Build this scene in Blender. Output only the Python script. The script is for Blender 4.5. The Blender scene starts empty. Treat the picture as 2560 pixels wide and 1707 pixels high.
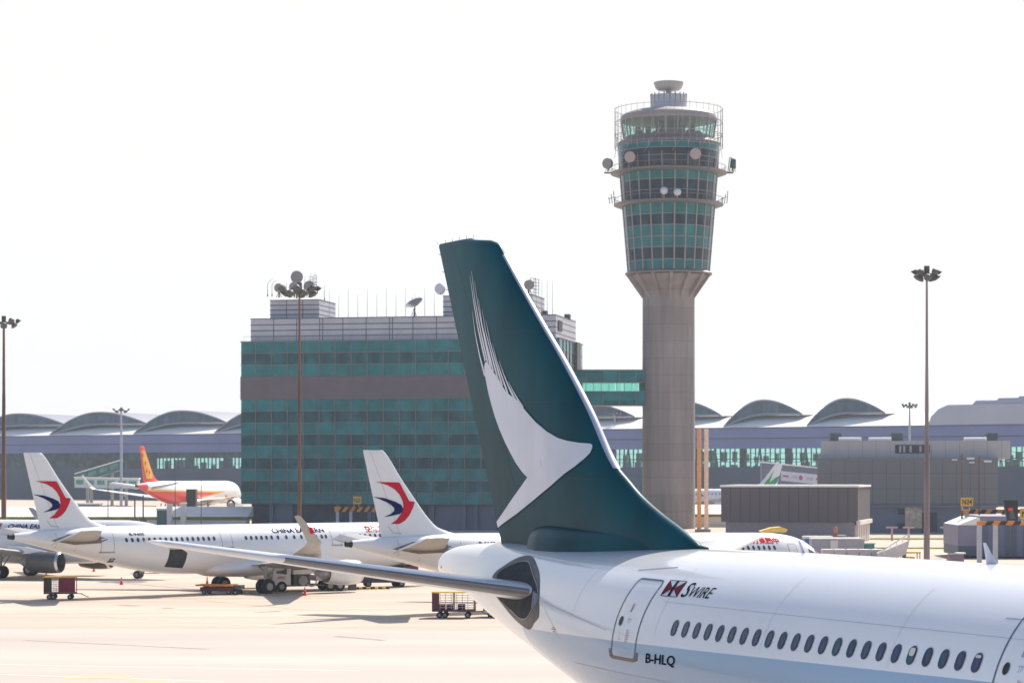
import bpy, bmesh, math, random
from mathutils import Vector, Matrix, Euler
from mathutils.geometry import delaunay_2d_cdt
R=math.radians; PI=math.pi
random.seed(7)
scn=bpy.context.scene
C=scn.collection
F=6044.0; EYE=9.9
# ---------------------------------------------------------------- camera
cd=bpy.data.cameras.new('camera'); cam=bpy.data.objects.new('camera',cd); C.objects.link(cam)
cam.location=(0,0,EYE); cam.rotation_euler=(PI/2,0,0)
cd.sensor_width=36; cd.lens=36*F/2560; cd.shift_y=(1190-853.5)/2560
cd.clip_start=.5; cd.clip_end=20000
cd.dof.use_dof=True; cd.dof.focus_distance=62; cd.dof.aperture_fstop=4.0
scn.camera=cam
# ---------------------------------------------------------------- sky and sun
AZ=R(29); EL=R(45)
w=bpy.data.worlds.new('World'); scn.world=w; w.use_nodes=True
nt=w.node_tree; bg=nt.nodes['Background']
sky=nt.nodes.new('ShaderNodeTexSky'); sky.sky_type='NISHITA'; sky.sun_disc=False
sky.sun_elevation=EL; sky.sun_rotation=AZ; sky.air_density=1.0; sky.dust_density=1.6; sky.ozone_density=1.6
bg.inputs[1].default_value=0.12
# thick white haze in the half of the sky that holds the sun
def wn_(t,**k):
    n=nt.nodes.new(t)
    for a,b in k.items(): setattr(n,a,b)
    return n
wtc=wn_('ShaderNodeTexCoord'); dp=wn_('ShaderNodeVectorMath',operation='DOT_PRODUCT'); dp.inputs[1].default_value=(math.sin(R(25))*.96,math.cos(R(25))*.96,.28)
nt.links.new(wtc.outputs['Generated'],dp.inputs[0])
wr=wn_('ShaderNodeMapRange'); wr.inputs[1].default_value=.22; wr.inputs[2].default_value=.56; wr.interpolation_type='SMOOTHSTEP'; nt.links.new(dp.outputs['Value'],wr.inputs[0])
wz=wn_('ShaderNodeSeparateXYZ'); nt.links.new(wtc.outputs['Generated'],wz.inputs[0])
wv=wn_('ShaderNodeMapRange'); wv.inputs[1].default_value=.27; wv.inputs[2].default_value=.55; wv.inputs[3].default_value=1; wv.inputs[4].default_value=.0; wv.interpolation_type='SMOOTHSTEP'; nt.links.new(wz.outputs['Z'],wv.inputs[0])
wx=wn_('ShaderNodeMath',operation='MULTIPLY'); nt.links.new(wr.outputs[0],wx.inputs[0]); nt.links.new(wv.outputs[0],wx.inputs[1])
wm=wn_('ShaderNodeMix',data_type='RGBA'); nt.links.new(wx.outputs[0],wm.inputs[0]); nt.links.new(sky.outputs[0],wm.inputs[6]); wm.inputs[7].default_value=(5.97,5.95,5.84,1)
nt.links.new(wm.outputs[2],bg.inputs[0])
sd=bpy.data.lights.new('sun','SUN'); sd.energy=4.6; sd.angle=R(.53); sd.color=(1,.93,.83)
sun=bpy.data.objects.new('sun',sd); C.objects.link(sun)
S=Vector((math.sin(AZ)*math.cos(EL),math.cos(AZ)*math.cos(EL),math.sin(EL)))
sun.rotation_euler=(-S).to_track_quat('-Z','Y').to_euler(); sun.location=(0,0,60)
scn.view_settings.view_transform='Standard'; scn.view_settings.look='None'
scn.view_settings.exposure=0.50; scn.view_settings.gamma=1
scn.cycles.max_bounces=8; scn.cycles.transparent_max_bounces=12
# ---------------------------------------------------------------- helpers
class MB:
    def __init__(s): s.v=[];s.f=[];s.m=[];s.cur=0
    def add(s,vs,fs):
        b=len(s.v); s.v+= [tuple(p) for p in vs]
        for f in fs: s.f.append([b+i for i in f]); s.m.append(s.cur)
    def box(s,x0,y0,z0,x1,y1,z1):
        s.add([(x0,y0,z0),(x1,y0,z0),(x1,y1,z0),(x0,y1,z0),(x0,y0,z1),(x1,y0,z1),(x1,y1,z1),(x0,y1,z1)],
              [(0,3,2,1),(4,5,6,7),(0,1,5,4),(1,2,6,5),(2,3,7,6),(3,0,4,7)])
        return s
    def loft(s,rings,cap=True,closed=True):
        n=len(rings[0]); vs=[p for r in rings for p in r]; fs=[]
        for i in range(len(rings)-1):
            for j in range(n if closed else n-1):
                k=(j+1)%n; fs.append((i*n+j,i*n+k,(i+1)*n+k,(i+1)*n+j))
        if cap: fs.append(tuple(range(n-1,-1,-1))); fs.append(tuple((len(rings)-1)*n+j for j in range(n)))
        s.add(vs,fs); return s
    def tube(s,p0,p1,r0,r1=None,n=10,cap=True):
        r1=r0 if r1 is None else r1
        p0=Vector(p0);p1=Vector(p1);d=(p1-p0).normalized()
        a=d.orthogonal().normalized();b=d.cross(a)
        rg=[[p+ (a*math.cos(2*PI*i/n)+b*math.sin(2*PI*i/n))*r for i in range(n)] for p,r in ((p0,r0),(p1,r1))]
        return s.loft(rg,cap)
    def lathe(s,o,ax,prof,n=24,cap=True):
        o=Vector(o);d=Vector(ax).normalized();a=d.orthogonal().normalized();b=d.cross(a)
        return s.loft([[o+d*t+(a*math.cos(2*PI*i/n)+b*math.sin(2*PI*i/n))*r for i in range(n)] for t,r in prof],cap)
    def poly(s,pts): s.add(pts,[tuple(range(len(pts)))]); return s
    def prism(s,pts,d):
        d=Vector(d);n=len(pts);a=[Vector(p) for p in pts]
        s.add(a+[p+d for p in a],[tuple(range(n-1,-1,-1)),tuple(range(n,2*n))]+[(i,(i+1)%n,n+(i+1)%n,n+i) for i in range(n)]); return s
    def build(s,name,mats,parent=None,smooth=None):
        me=bpy.data.meshes.new(name); me.from_pydata(s.v,[],s.f); me.update()
        if not isinstance(mats,(list,tuple)): mats=[mats]
        for m in mats: me.materials.append(m)
        for p,i in zip(me.polygons,s.m): p.material_index=i
        bm=bmesh.new(); bm.from_mesh(me); bmesh.ops.recalc_face_normals(bm,faces=bm.faces); bm.to_mesh(me); bm.free()
        if smooth is not None:
            for p in me.polygons: p.use_smooth=True
            me.set_sharp_from_angle(angle=R(smooth))
        o=bpy.data.objects.new(name,me); C.objects.link(o)
        if parent: o.parent=parent
        return o
def tag(o,label=None,cat=None,group=None,kind=None):
    if label: o['label']=label
    if cat: o['category']=cat
    if group: o['group']=group
    if kind: o['kind']=kind
    return o
def thing(name,label,cat,loc=(0,0,0),rz=0,group=None,rot=None,scale=1):
    o=bpy.data.objects.new(name,None); C.objects.link(o); o.location=loc
    o.rotation_euler=rot if rot else (0,0,rz); o.scale=(scale,)*3; o.empty_display_size=.3
    return tag(o,label,cat,group)
def copy_tree(o,parent=None):
    c=o.copy(); C.objects.link(c)
    if parent: c.parent=parent
    for ch in list(o.children): copy_tree(ch,c)
    return c
def X(px,D): return (px-1280)*D/F
def Zh(py,D): return EYE-(py-1190)*D/F
def GD(py): return EYE*F/(py-1190)
def G(px,py): D=GD(py); return (X(px,D),D,0)
def interp(tab,x):
    n=len(tab)
    if x<=tab[0][0]: return tab[0][1]
    if x>=tab[-1][0]: return tab[-1][1]
    i=0
    while tab[i+1][0]<x: i+=1
    def d(k):
        if k<=0: return (tab[1][1]-tab[0][1])/(tab[1][0]-tab[0][0])
        if k>=n-1: return (tab[-1][1]-tab[-2][1])/(tab[-1][0]-tab[-2][0])
        a=(tab[k][1]-tab[k-1][1])/(tab[k][0]-tab[k-1][0]);b=(tab[k+1][1]-tab[k][1])/(tab[k+1][0]-tab[k][0])
        return 0 if a*b<=0 else 2*a*b/(a+b)
    x0,y0=tab[i];x1,y1=tab[i+1];h=x1-x0;t=(x-x0)/h
    return (2*t**3-3*t*t+1)*y0+(t**3-2*t*t+t)*h*d(i)+(3*t*t-2*t**3)*y1+(t**3-t*t)*h*d(i+1)
# ---------------------------------------------------------------- materials
def nn(m,t,**k):
    n=m.node_tree.nodes.new(t)
    for a,b in k.items(): setattr(n,a,b)
    return n
def M(name,col,rough=.6,metal=0.,var=.1,scale=(1,1,1),ns=2.0,bump=0.,spec=.5,coat=0.,rv=0.,detail=5):
    m=bpy.data.materials.new(name); m.use_nodes=True; T=m.node_tree; L=T.links
    b=T.nodes['Principled BSDF']; b.inputs['Roughness'].default_value=rough; b.inputs['Metallic'].default_value=metal
    b.inputs['Specular IOR Level'].default_value=spec
    if coat: b.inputs['Coat Weight'].default_value=coat; b.inputs['Coat Roughness'].default_value=.04
    tc=nn(m,'ShaderNodeTexCoord'); mp=nn(m,'ShaderNodeMapping'); mp.inputs['Scale'].default_value=scale
    no=nn(m,'ShaderNodeTexNoise'); no.inputs['Scale'].default_value=ns; no.inputs['Detail'].default_value=detail
    L.new(tc.outputs['Object'],mp.inputs[0]); L.new(mp.outputs[0],no.inputs['Vector'])
    mx=nn(m,'ShaderNodeMix',data_type='RGBA')
    mr=nn(m,'ShaderNodeMapRange'); mr.inputs[1].default_value=.3; mr.inputs[2].default_value=.7
    L.new(no.outputs['Fac'],mr.inputs[0]); L.new(mr.outputs[0],mx.inputs[0])
    mx.inputs[6].default_value=tuple(max(0,c*(1-var)) for c in col)+(1,)
    mx.inputs[7].default_value=tuple(min(1,c*(1+var)) for c in col)+(1,)
    L.new(mx.outputs[2],b.inputs['Base Color'])
    if rv:
        r2=nn(m,'ShaderNodeMapRange'); r2.inputs[3].default_value=rough; r2.inputs[4].default_value=rough+rv
        L.new(no.outputs['Fac'],r2.inputs[0]); L.new(r2.outputs[0],b.inputs['Roughness'])
    if bump:
        bp=nn(m,'ShaderNodeBump'); bp.inputs['Strength'].default_value=bump; bp.inputs['Distance'].default_value=.05
        L.new(no.outputs['Fac'],bp.inputs['Height']); L.new(bp.outputs[0],b.inputs['Normal'])
    m['mix']=mx.name
    return m
def pour_lines(m,step=3.2):
    """faint horizontal casting joints and vertical rain streaks on concrete"""
    T=m.node_tree;L=T.links; b=T.nodes['Principled BSDF']; mx=T.nodes[m['mix']]; tc=[n for n in T.nodes if n.type=='TEX_COORD'][0]
    s=nn(m,'ShaderNodeSeparateXYZ'); L.new(tc.outputs['Object'],s.inputs[0])
    q=nn(m,'ShaderNodeMath',operation='MULTIPLY'); q.inputs[1].default_value=1/step; L.new(s.outputs['Z'],q.inputs[0])
    f=nn(m,'ShaderNodeMath',operation='FRACT'); L.new(q.outputs[0],f.inputs[0])
    r=nn(m,'ShaderNodeMapRange'); r.inputs[1].default_value=0; r.inputs[2].default_value=.06; r.inputs[3].default_value=.78; L.new(f.outputs[0],r.inputs[0])
    fl=nn(m,'ShaderNodeMath',operation='FLOOR'); L.new(q.outputs[0],fl.inputs[0]); w=nn(m,'ShaderNodeTexWhiteNoise',noise_dimensions='1D'); L.new(fl.outputs[0],w.inputs['W'])
    r2=nn(m,'ShaderNodeMapRange'); r2.inputs[3].default_value=.90; r2.inputs[4].default_value=1.05; L.new(w.outputs['Value'],r2.inputs[0])
    n=nn(m,'ShaderNodeTexNoise'); n.inputs['Scale'].default_value=1.2; n.inputs['Detail'].default_value=6; mp=nn(m,'ShaderNodeMapping'); mp.inputs['Scale'].default_value=(1,1,.04); L.new(tc.outputs['Object'],mp.inputs[0]); L.new(mp.outputs[0],n.inputs['Vector'])
    r3=nn(m,'ShaderNodeMapRange'); r3.inputs[1].default_value=.35; r3.inputs[2].default_value=.6; r3.inputs[3].default_value=.82; L.new(n.outputs['Fac'],r3.inputs[0])
    a=nn(m,'ShaderNodeMath',operation='MULTIPLY'); L.new(r.outputs[0],a.inputs[0]); L.new(r2.outputs[0],a.inputs[1]); c=nn(m,'ShaderNodeMath',operation='MULTIPLY'); L.new(a.outputs[0],c.inputs[0]); L.new(r3.outputs[0],c.inputs[1])
    mm=nn(m,'ShaderNodeMix',data_type='RGBA',blend_type='MULTIPLY'); mm.inputs[0].default_value=1; L.new(mx.outputs[2],mm.inputs[6]); L.new(c.outputs[0],mm.inputs[7]); L.new(mm.outputs[2],b.inputs['Base Color'])
def glassM(name,tint,refl=.25):
    m=bpy.data.materials.new(name); m.use_nodes=True; T=m.node_tree; T.nodes.clear(); L=T.links
    o=nn(m,'ShaderNodeOutputMaterial'); t=nn(m,'ShaderNodeBsdfTransparent'); g=nn(m,'ShaderNodeBsdfGlossy'); x=nn(m,'ShaderNodeMixShader')
    t.inputs[0].default_value=tint+(1,); g.inputs[0].default_value=(.7,.85,.85,1); g.inputs['Roughness'].default_value=.05
    x.inputs[0].default_value=refl
    L.new(t.outputs[0],x.inputs[1]); L.new(g.outputs[0],x.inputs[2]); L.new(x.outputs[0],o.inputs[0]); return m
def paneM(name,lo,hi,pitch,rough=.12,metal=.0,bump=.25,z0=0.,dark=.35,axis='X'):
    """tinted curtain wall: every pane of the grid gets its own tint and its own slight waviness"""
    m=M(name,hi,rough,metal,0,ns=.9,bump=bump,coat=0,spec=.28)
    T=m.node_tree;L=T.links; tc=[n for n in T.nodes if n.type=='TEX_COORD'][0]
    mp=nn(m,'ShaderNodeMapping'); mp.inputs['Scale'].default_value=(1/pitch[0],1/pitch[0]*0+1e-3,1/pitch[1]); mp.inputs['Location'].default_value=(0,0,-z0/pitch[1])
    L.new(tc.outputs['Object'],mp.inputs[0])
    fl=nn(m,'ShaderNodeVectorMath',operation='FLOOR'); L.new(mp.outputs[0],fl.inputs[0])
    wn=nn(m,'ShaderNodeTexWhiteNoise'); L.new(fl.outputs[0],wn.inputs['Vector'])
    mx=T.nodes[m['mix']]; mx.inputs[6].default_value=lo+(1,); mx.inputs[7].default_value=hi+(1,)
    L.new(wn.outputs['Value'],mx.inputs[0])
    # soft blotches (interior seen through)
    n2=nn(m,'ShaderNodeTexNoise'); n2.inputs['Scale'].default_value=.35; n2.inputs['Detail'].default_value=4; L.new(tc.outputs['Object'],n2.inputs['Vector'])
    ra=nn(m,'ShaderNodeMapRange'); ra.inputs[1].default_value=.42; ra.inputs[2].default_value=.62; ra.inputs[3].default_value=dark; L.new(n2.outputs['Fac'],ra.inputs[0])
    mm=nn(m,'ShaderNodeMix',data_type='RGBA',blend_type='MULTIPLY'); mm.inputs[0].default_value=1
    L.new(mx.outputs[2],mm.inputs[6]); L.new(ra.outputs[0],mm.inputs[7]); L.new(mm.outputs[2],T.nodes['Principled BSDF'].inputs['Base Color'])
    return m
white=M('white_paint',(.75,.75,.76),.30,0,.03,ns=.6,coat=.25,bump=.02)
white2=M('white_paint_worn',(.74,.73,.72),.42,0,.08,ns=1.5)
grey_al=M('grey_paint',(.30,.30,.31),.4,.1,.12,ns=2)
wingp=M('wing_grey',(.36,.35,.345),.42,0,.08,ns=1.5)
under=M('bay_grey',(.10,.10,.105),.6,.1,.2,ns=3)
dark=M('dark_rubber',(.018,.018,.02),.75,0,.2,ns=6)
black=M('black',(.012,.012,.014),.5,0,.1)
metal=M('bare_metal',(.55,.55,.56),.28,.9,.08,ns=4)
steel=M('steel',(.30,.29,.29),.5,.4,.2,ns=3)
gold_metal=M('galvanised',(.33,.31,.29),.55,.3,.15,ns=3)
teal_paint=M('teal_paint',(.002,.062,.084),.34,0,.28,scale=(1,1,.25),ns=.6,spec=.07,bump=.015)  # upright tone streaks put the fin's soft reflections into the colour
red=M('red_mark',(.55,.012,.035),.7,0,.05,spec=.1)
redtxt=M('red_letter',(.62,.03,.04),.9,0,.05,spec=.0)
navy=M('navy_mark',(.010,.014,.09),.9,0,.05,spec=.0)
ink=M('ink',(.010,.014,.03),.85,0,.05,spec=.05)
maroon=M('maroon_paint',(.12,.022,.035),.55,0,.2,ns=3)
yellow=M('yellow_paint',(.75,.42,.02),.5,0,.12,ns=2)
orange=M('orange_paint',(.72,.22,.02),.5,0,.1,ns=2)
conered=M('cone_red',(.78,.035,.02),.5,0,.08)
conc=M('concrete',(.34,.285,.265),.85,0,.14,scale=(1,1,.25),ns=.25,bump=.1)
pour_lines(conc)
panel=M('grey_panel',(.50,.49,.54),.38,.0,.08,ns=.5)
panel_line=M('panel_line',(.10,.10,.14),.6,0,.1)
mauve=M('mauve_panel',(.135,.105,.12),.45,.0,.10,ns=.4)
mull=M('mullion',(.22,.19,.20),.5,.3,.1)
blue_panel=M('blue_panel',(.15,.18,.36),.5,.2,.10,scale=(1,1,1),ns=.05)
dkblue=M('dark_blue_wall',(.030,.058,.100),.5,0,.35,ns=.06)
roofw=M('roof_white',(.86,.81,.76),.5,0,.05,ns=.1)
brownwall=M('brown_cladding',(.120,.100,.108),.6,.1,.07,scale=(6,1,.2),ns=1.2)
greywall=M('grey_cladding',(.165,.16,.17),.6,.1,.07,scale=(6,1,.2),ns=1.2)
lgreywall=M('light_grey_cladding',(.42,.40,.42),.6,.1,.05,scale=(6,1,.2),ns=1.2)
bluewall=M('blue_grey_wall',(.14,.155,.21),.6,0,.08,ns=.4)
creamwall=M('cream_wall',(.72,.66,.60),.7,0,.06,ns=.5)
greenp=M('green_paint',(.02,.22,.18),.5,0,.1)
bluep=M('blue_paint',(.012,.14,.36),.45,0,.1)
mint=glassM('clear_green_glass',(.66,.92,.87),.10)
darkglass=M('dark_glass',(.012,.04,.045),.08,0,.3,ns=.8)
win_glass=M('cabin_glass',(.03,.065,.10),.10,0,.35,ns=1.3)
pane_set=[M('cabin_pane',c,.12,0,.15,ns=3) for c in ((.035,.07,.10),(.03,.085,.11),(.045,.06,.11),(.03,.05,.09),(.05,.06,.13))]
rust=M('rusty_steel',(.17,.095,.065),.7,.1,.45,scale=(1,1,.08),ns=1.0)
skin=M('skin',(.35,.2,.14),.6); hivis=M('hi_vis',(.75,.3,.02),.7); trousers=M('navy_cloth',(.02,.025,.05),.8)
# ---------------------------------------------------------------- lettering
def text_tris(body,size=1.,shear=0.,bold=0.,space=1.):
    cu=bpy.data.curves.new('t','FONT'); cu.body=body; cu.size=size; cu.shear=shear; cu.offset=bold; cu.space_character=space; cu.resolution_u=3
    o=bpy.data.objects.new('t',cu); C.objects.link(o); dg=bpy.context.evaluated_depsgraph_get(); dg.update()
    me=o.evaluated_get(dg).to_mesh()
    bm=bmesh.new(); bm.from_mesh(me); bmesh.ops.triangulate(bm,faces=bm.faces)
    vs=[tuple(v.co) for v in bm.verts]; bm.verts.index_update(); fs=[[v.index for v in f.verts] for f in bm.faces]
    bm.free(); bpy.data.objects.remove(o); bpy.data.curves.remove(cu); return vs,fs
def fit(vs,w=None,h=None):
    x0=min(v[0] for v in vs);x1=max(v[0] for v in vs);y0=min(v[1] for v in vs);y1=max(v[1] for v in vs)
    sx=w/(x1-x0) if w else 1; sy=h/(y1-y0) if h else sx
    if not w: sx=sy
    return [((v[0]-x0)*sx,(v[1]-y0)*sy) for v in vs]
def letter(body,w,h,place,name,mat,parent,shear=0,bold=0):
    """place(x,y)->3D point on the carrying surface"""
    vs,fs=text_tris(body,1,shear,bold); q=fit(vs,w,h)
    bm=bmesh.new(); V=[bm.verts.new((x,y,0)) for x,y in q]
    for f in fs:
        try: bm.faces.new([V[i] for i in f])
        except ValueError: pass
    for _ in range(3):
        es=[e for e in bm.edges if e.calc_length()>.12]
        if not es or len(bm.verts)>9000: break
        bmesh.ops.subdivide_edges(bm,edges=es,cuts=1); bmesh.ops.triangulate(bm,faces=[f for f in bm.faces if len(f.verts)>3])
    bm.verts.index_update(); mb=MB(); mb.add([place(v.co.x,v.co.y) for v in bm.verts],[[v.index for v in f.verts] for f in bm.faces]); bm.free(); return mb.build(name,mat,parent)
# ---------------------------------------------------------------- polygons laid on a curved skin
def inside(p,poly):
    x,y=p;c=False;j=len(poly)-1
    for i in range(len(poly)):
        xi,yi=poly[i];xj,yj=poly[j]
        if (yi>y)!=(yj>y) and x<(xj-xi)*(y-yi)/(yj-yi)+xi: c=not c
        j=i
    return c
def decal(poly,place,name,mat,parent,step=.15):
    n=len(poly); P=[]
    for i in range(n):
        a=Vector(poly[i]);b=Vector(poly[(i+1)%n]); k=max(1,int((b-a).length/step))
        for t in range(k): P.append(a.lerp(b,t/k))
    ne=len(P); E=[(i,(i+1)%ne) for i in range(ne)]
    xs=[p.x for p in P];ys=[p.y for p in P]; x=min(xs)+step*.37
    while x<max(xs):
        y=min(ys)+step*.41
        while y<max(ys):
            if inside((x,y),[(p.x,p.y) for p in P]): P.append(Vector((x,y)))
            y+=step
        x+=step
    r=delaunay_2d_cdt([Vector((p[0],p[1])) for p in P],E,[],1,1e-5)
    mb=MB(); mb.add([place(v.x,v.y) for v in r[0]],[tuple(f) for f in r[2]]); return mb.build(name,mat,parent,60)
def strip(path,wd,place,mb,closed=False):
    n=len(path); vs=[]
    for i in range(n):
        a=Vector(path[i-1] if (i or closed) else path[i]); b=Vector(path[(i+1)%n] if (i<n-1 or closed) else path[i]); d=(b-a)
        if d.length<1e-9: d=Vector((1,0))
        d=d.normalized(); nrm=Vector((-d.y,d.x)); ww=wd[i] if isinstance(wd,(list,tuple)) else wd
        p=Vector(path[i]); vs+=[place(*(p+nrm*ww/2)),place(*(p-nrm*ww/2))]
    fs=[(2*i,2*i+1,(2*i+3)%(2*n),(2*i+2)%(2*n)) for i in range(n if closed else n-1)]
    mb.add(vs,fs); return mb
def dense(path,step):
    o=[]
    for a,b in zip(path,path[1:]):
        a=Vector(a);b=Vector(b);k=max(1,int((b-a).length/step)); o+=[tuple(a.lerp(b,t/k)) for t in range(k)]
    return o+[tuple(path[-1])]
def rrect(x0,z0,x1,z1,r,n=5,lean=0.):
    o=[]
    for cx,cz,a0 in ((x1-r,z1-r,0),(x0+r,z1-r,90),(x0+r,z0+r,180),(x1-r,z0+r,270)):
        for i in range(n+1):
            a=R(a0+90*i/n); o.append((cx+r*math.cos(a),cz+r*math.sin(a)))
    return o
# ---------------------------------------------------------------- aircraft pieces
def fuselage(T,B,W,name,mat,parent,n=72,step=.6,port=None):
    L0,L1=T[0][0],T[-1][0]; xs=[];x=L0
    while x<L1:
        xs.append(x); x+= .15 if (x<L0+1.4 or x>L1-3) else step
    xs.append(L1); rg=[]
    for x in xs:
        t,b,wd=interp(T,x),interp(B,x),interp(W,x)
        rg.append([(x,wd*math.sin(2*PI*i/n),(t+b)/2+(t-b)/2*math.cos(2*PI*i/n)) for i in range(n)])
    return MB().loft(rg).build(name,mat,parent,50)
def skinfn(T,B,W,off=.012,s=-1):
    def f(x,z):
        t,b,wd=interp(T,x),interp(B,x),interp(W,x); c,r=(t+b)/2,(t-b)/2; q=max(-.999,min(.999,(z-c)/r)); cs=math.sqrt(1-q*q)
        return (x,s*(wd*cs+off*cs),z+off*q)
    return f
def naca(s,tc): return max(0,5*tc*(.2969*math.sqrt(s)-.126*s-.3516*s*s+.2843*s**3-.1036*s**4))
SS=[0,.003,.008,.02,.04,.08,.13,.19,.26,.34,.43,.52,.62,.72,.82,.92,1]
def aero_ring(xl,xt,tc,mk):
    c=xl-xt; up=[mk(xl-s*c,naca(s,tc)*c) for s in SS]; lo=[mk(xl-s*c,-naca(s,tc)*c) for s in SS[1:-1]]
    return up+lo[::-1]
def wing(secs,name,mats,parent,smooth=40):
    """secs: (xLE,xTE,y,z,tc[,cant]) ; thickness along z, or along y for canted tips"""
    rg=[]
    for q in secs:
        xl,xt,y,z,tc=q[:5]; ca=q[5] if len(q)>5 else 0
        rg.append(aero_ring(xl,xt,tc,lambda x,t,y=y,z=z,ca=ca:(x,y-t*math.sin(ca),z+t*math.cos(ca))))
    return MB().loft(rg).build(name,mats,parent,smooth)
def fin_fns(LE,TE):
    le=lambda z: interp(LE,z); te=lambda z: interp(TE,z)
    def th(x,z):
        a,b=le(z),te(z); c=a-b; s=max(0,min(1,(a-x)/c)); tc=.10 if c<8 else .8/c
        return naca(s,tc)*c
    return le,te,th
def fin_mesh(LE,TE,z0,z1,name,mat,parent,dz=.35):
    le,te,th=fin_fns(LE,TE); n=int((z1-z0)/dz)+1; rg=[]
    for i in range(n+1):
        z=z0+(z1-z0)*i/n; a,b=le(z),te(z); c=a-b; tc=.10 if c<8 else .8/c
        rg.append(aero_ring(a,b,tc,lambda x,t:(x,t,z)))
    a,b=le(z1),te(z1); c=a-b; rg.append(aero_ring(a-.08*c,b+.03*c,.06,lambda x,t:(x,t,z1+.06)))
    return MB().loft(rg).build(name,mat,parent,40)
def engine(x,y,z,r,l,parent,mat=None):
    o=Vector((x,y,z))
    c=MB().lathe(o,(-1,0,0),[(0,r*.88),(-.0,r*.93),(.06*l,r*.99),(.25*l,r*1.04),(.5*l,r*1.02),(.8*l,r*.84),(.82*l,r*.78),(.5*l,r*.8),(.1*l,r*.80),(0,r*.88)],28,False).build('engine',mat or white,parent,50)
    MB().lathe(o,(-1,0,0),[(-.015*l,r*.90),(.0,r*.955),(.05*l,r*1.0),(.05*l,r*.99)],28,False).build('intake_lip',metal,c,50)
    MB().lathe(o,(-1,0,0),[(.22*l,.02),(.22*l,r*.8),(.24*l,r*.8),(.24*l,.02)],24).build('fan',under,c,50)
    MB().lathe(o,(-1,0,0),[(.72*l,r*.6),(.95*l,r*.45),(1.0*l,r*.3),(1.12*l,.04)],20).build('exhaust_cone',steel,c,50)
    mb=MB(); mb.prism([(x-.2*l,y-.12,z+r*.9),(x-1.25*l,y-.12,z+r*.75),(x-1.4*l,y-.12,z+r*1.5),(x-.9*l,y-.12,z+r*1.45)],(0,.24,0)); mb.build('pylon',mat or white,c)
    return c
def wheel(mb_t,mb_r,x,y,r,wd):
    mb_t.lathe((x,y-wd/2,r),(0,1,0),[(0,r*.55),(0,r*.86),(wd*.18,r),(wd*.82,r),(wd,r*.86),(wd,r*.55)],22)
    mb_r.lathe((x,y-wd/2-.005,r),(0,1,0),[(0,.05),(0,r*.5),(wd*.3,r*.56),(wd+.01,r*.5),(wd+.01,.05)],16)
def gear(x,y,zt,parent,r=.58,sep=.47,name='landing_gear'):
    g=MB(); g.tube((x,y,r*.9),(x,y,zt),.13,.16); g.tube((x,y-sep,r),(x,y+sep,r),.09); g.tube((x-.1,y,r*1.2),(x+1.1,y,zt),.06); g.tube((x,y,zt*.75),(x,y*.55,zt+.2),.06)
    go=g.build(name,steel,parent,40)
    for s in (-sep,sep):
        t=MB();q=MB(); wheel(t,q,x,y+s,r,.42); wo=t.build('wheel',dark,go,40); q.build('hub',grey_al,wo,40)
    return go
def ax_tabs(L):
    T=[(0,5.35),(2,5.55),(4,5.7),(7,5.82),(10,5.87),(L-6.5,5.87),(L-4.5,5.7),(L-3,5.35),(L-2,4.85),(L-1,4.2),(L-.3,3.65),(L,3.3)]
    B=[(0,4.85),(2,4.35),(4,3.85),(6,3.35),(8,2.9),(10,2.45),(12,2.1),(14,1.85),(16,1.75),(L-6.5,1.75),(L-3.5,1.85),(L-1.5,2.2),(L-.5,2.65),(L,3.05)]
    W=[(0,.27),(2,.5),(4,.85),(6,1.2),(8,1.5),(10,1.75),(12,1.9),(14,1.97),(16,1.975),(L-6.5,1.975),(L-4.5,1.8),(L-2.5,1.35),(L-1,.8),(L-.3,.4),(L,.12)]
    return T,B,W
NFLE=[(5.7,9.9),(5.9,8.45),(5.99,7.94),(6.26,7.23),(6.96,6.41),(8.26,5.30),(9.89,4.0),(11.5,2.83),(11.76,2.56)]
NFTE=[(5.6,2.48),(11.76,.88)]
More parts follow.
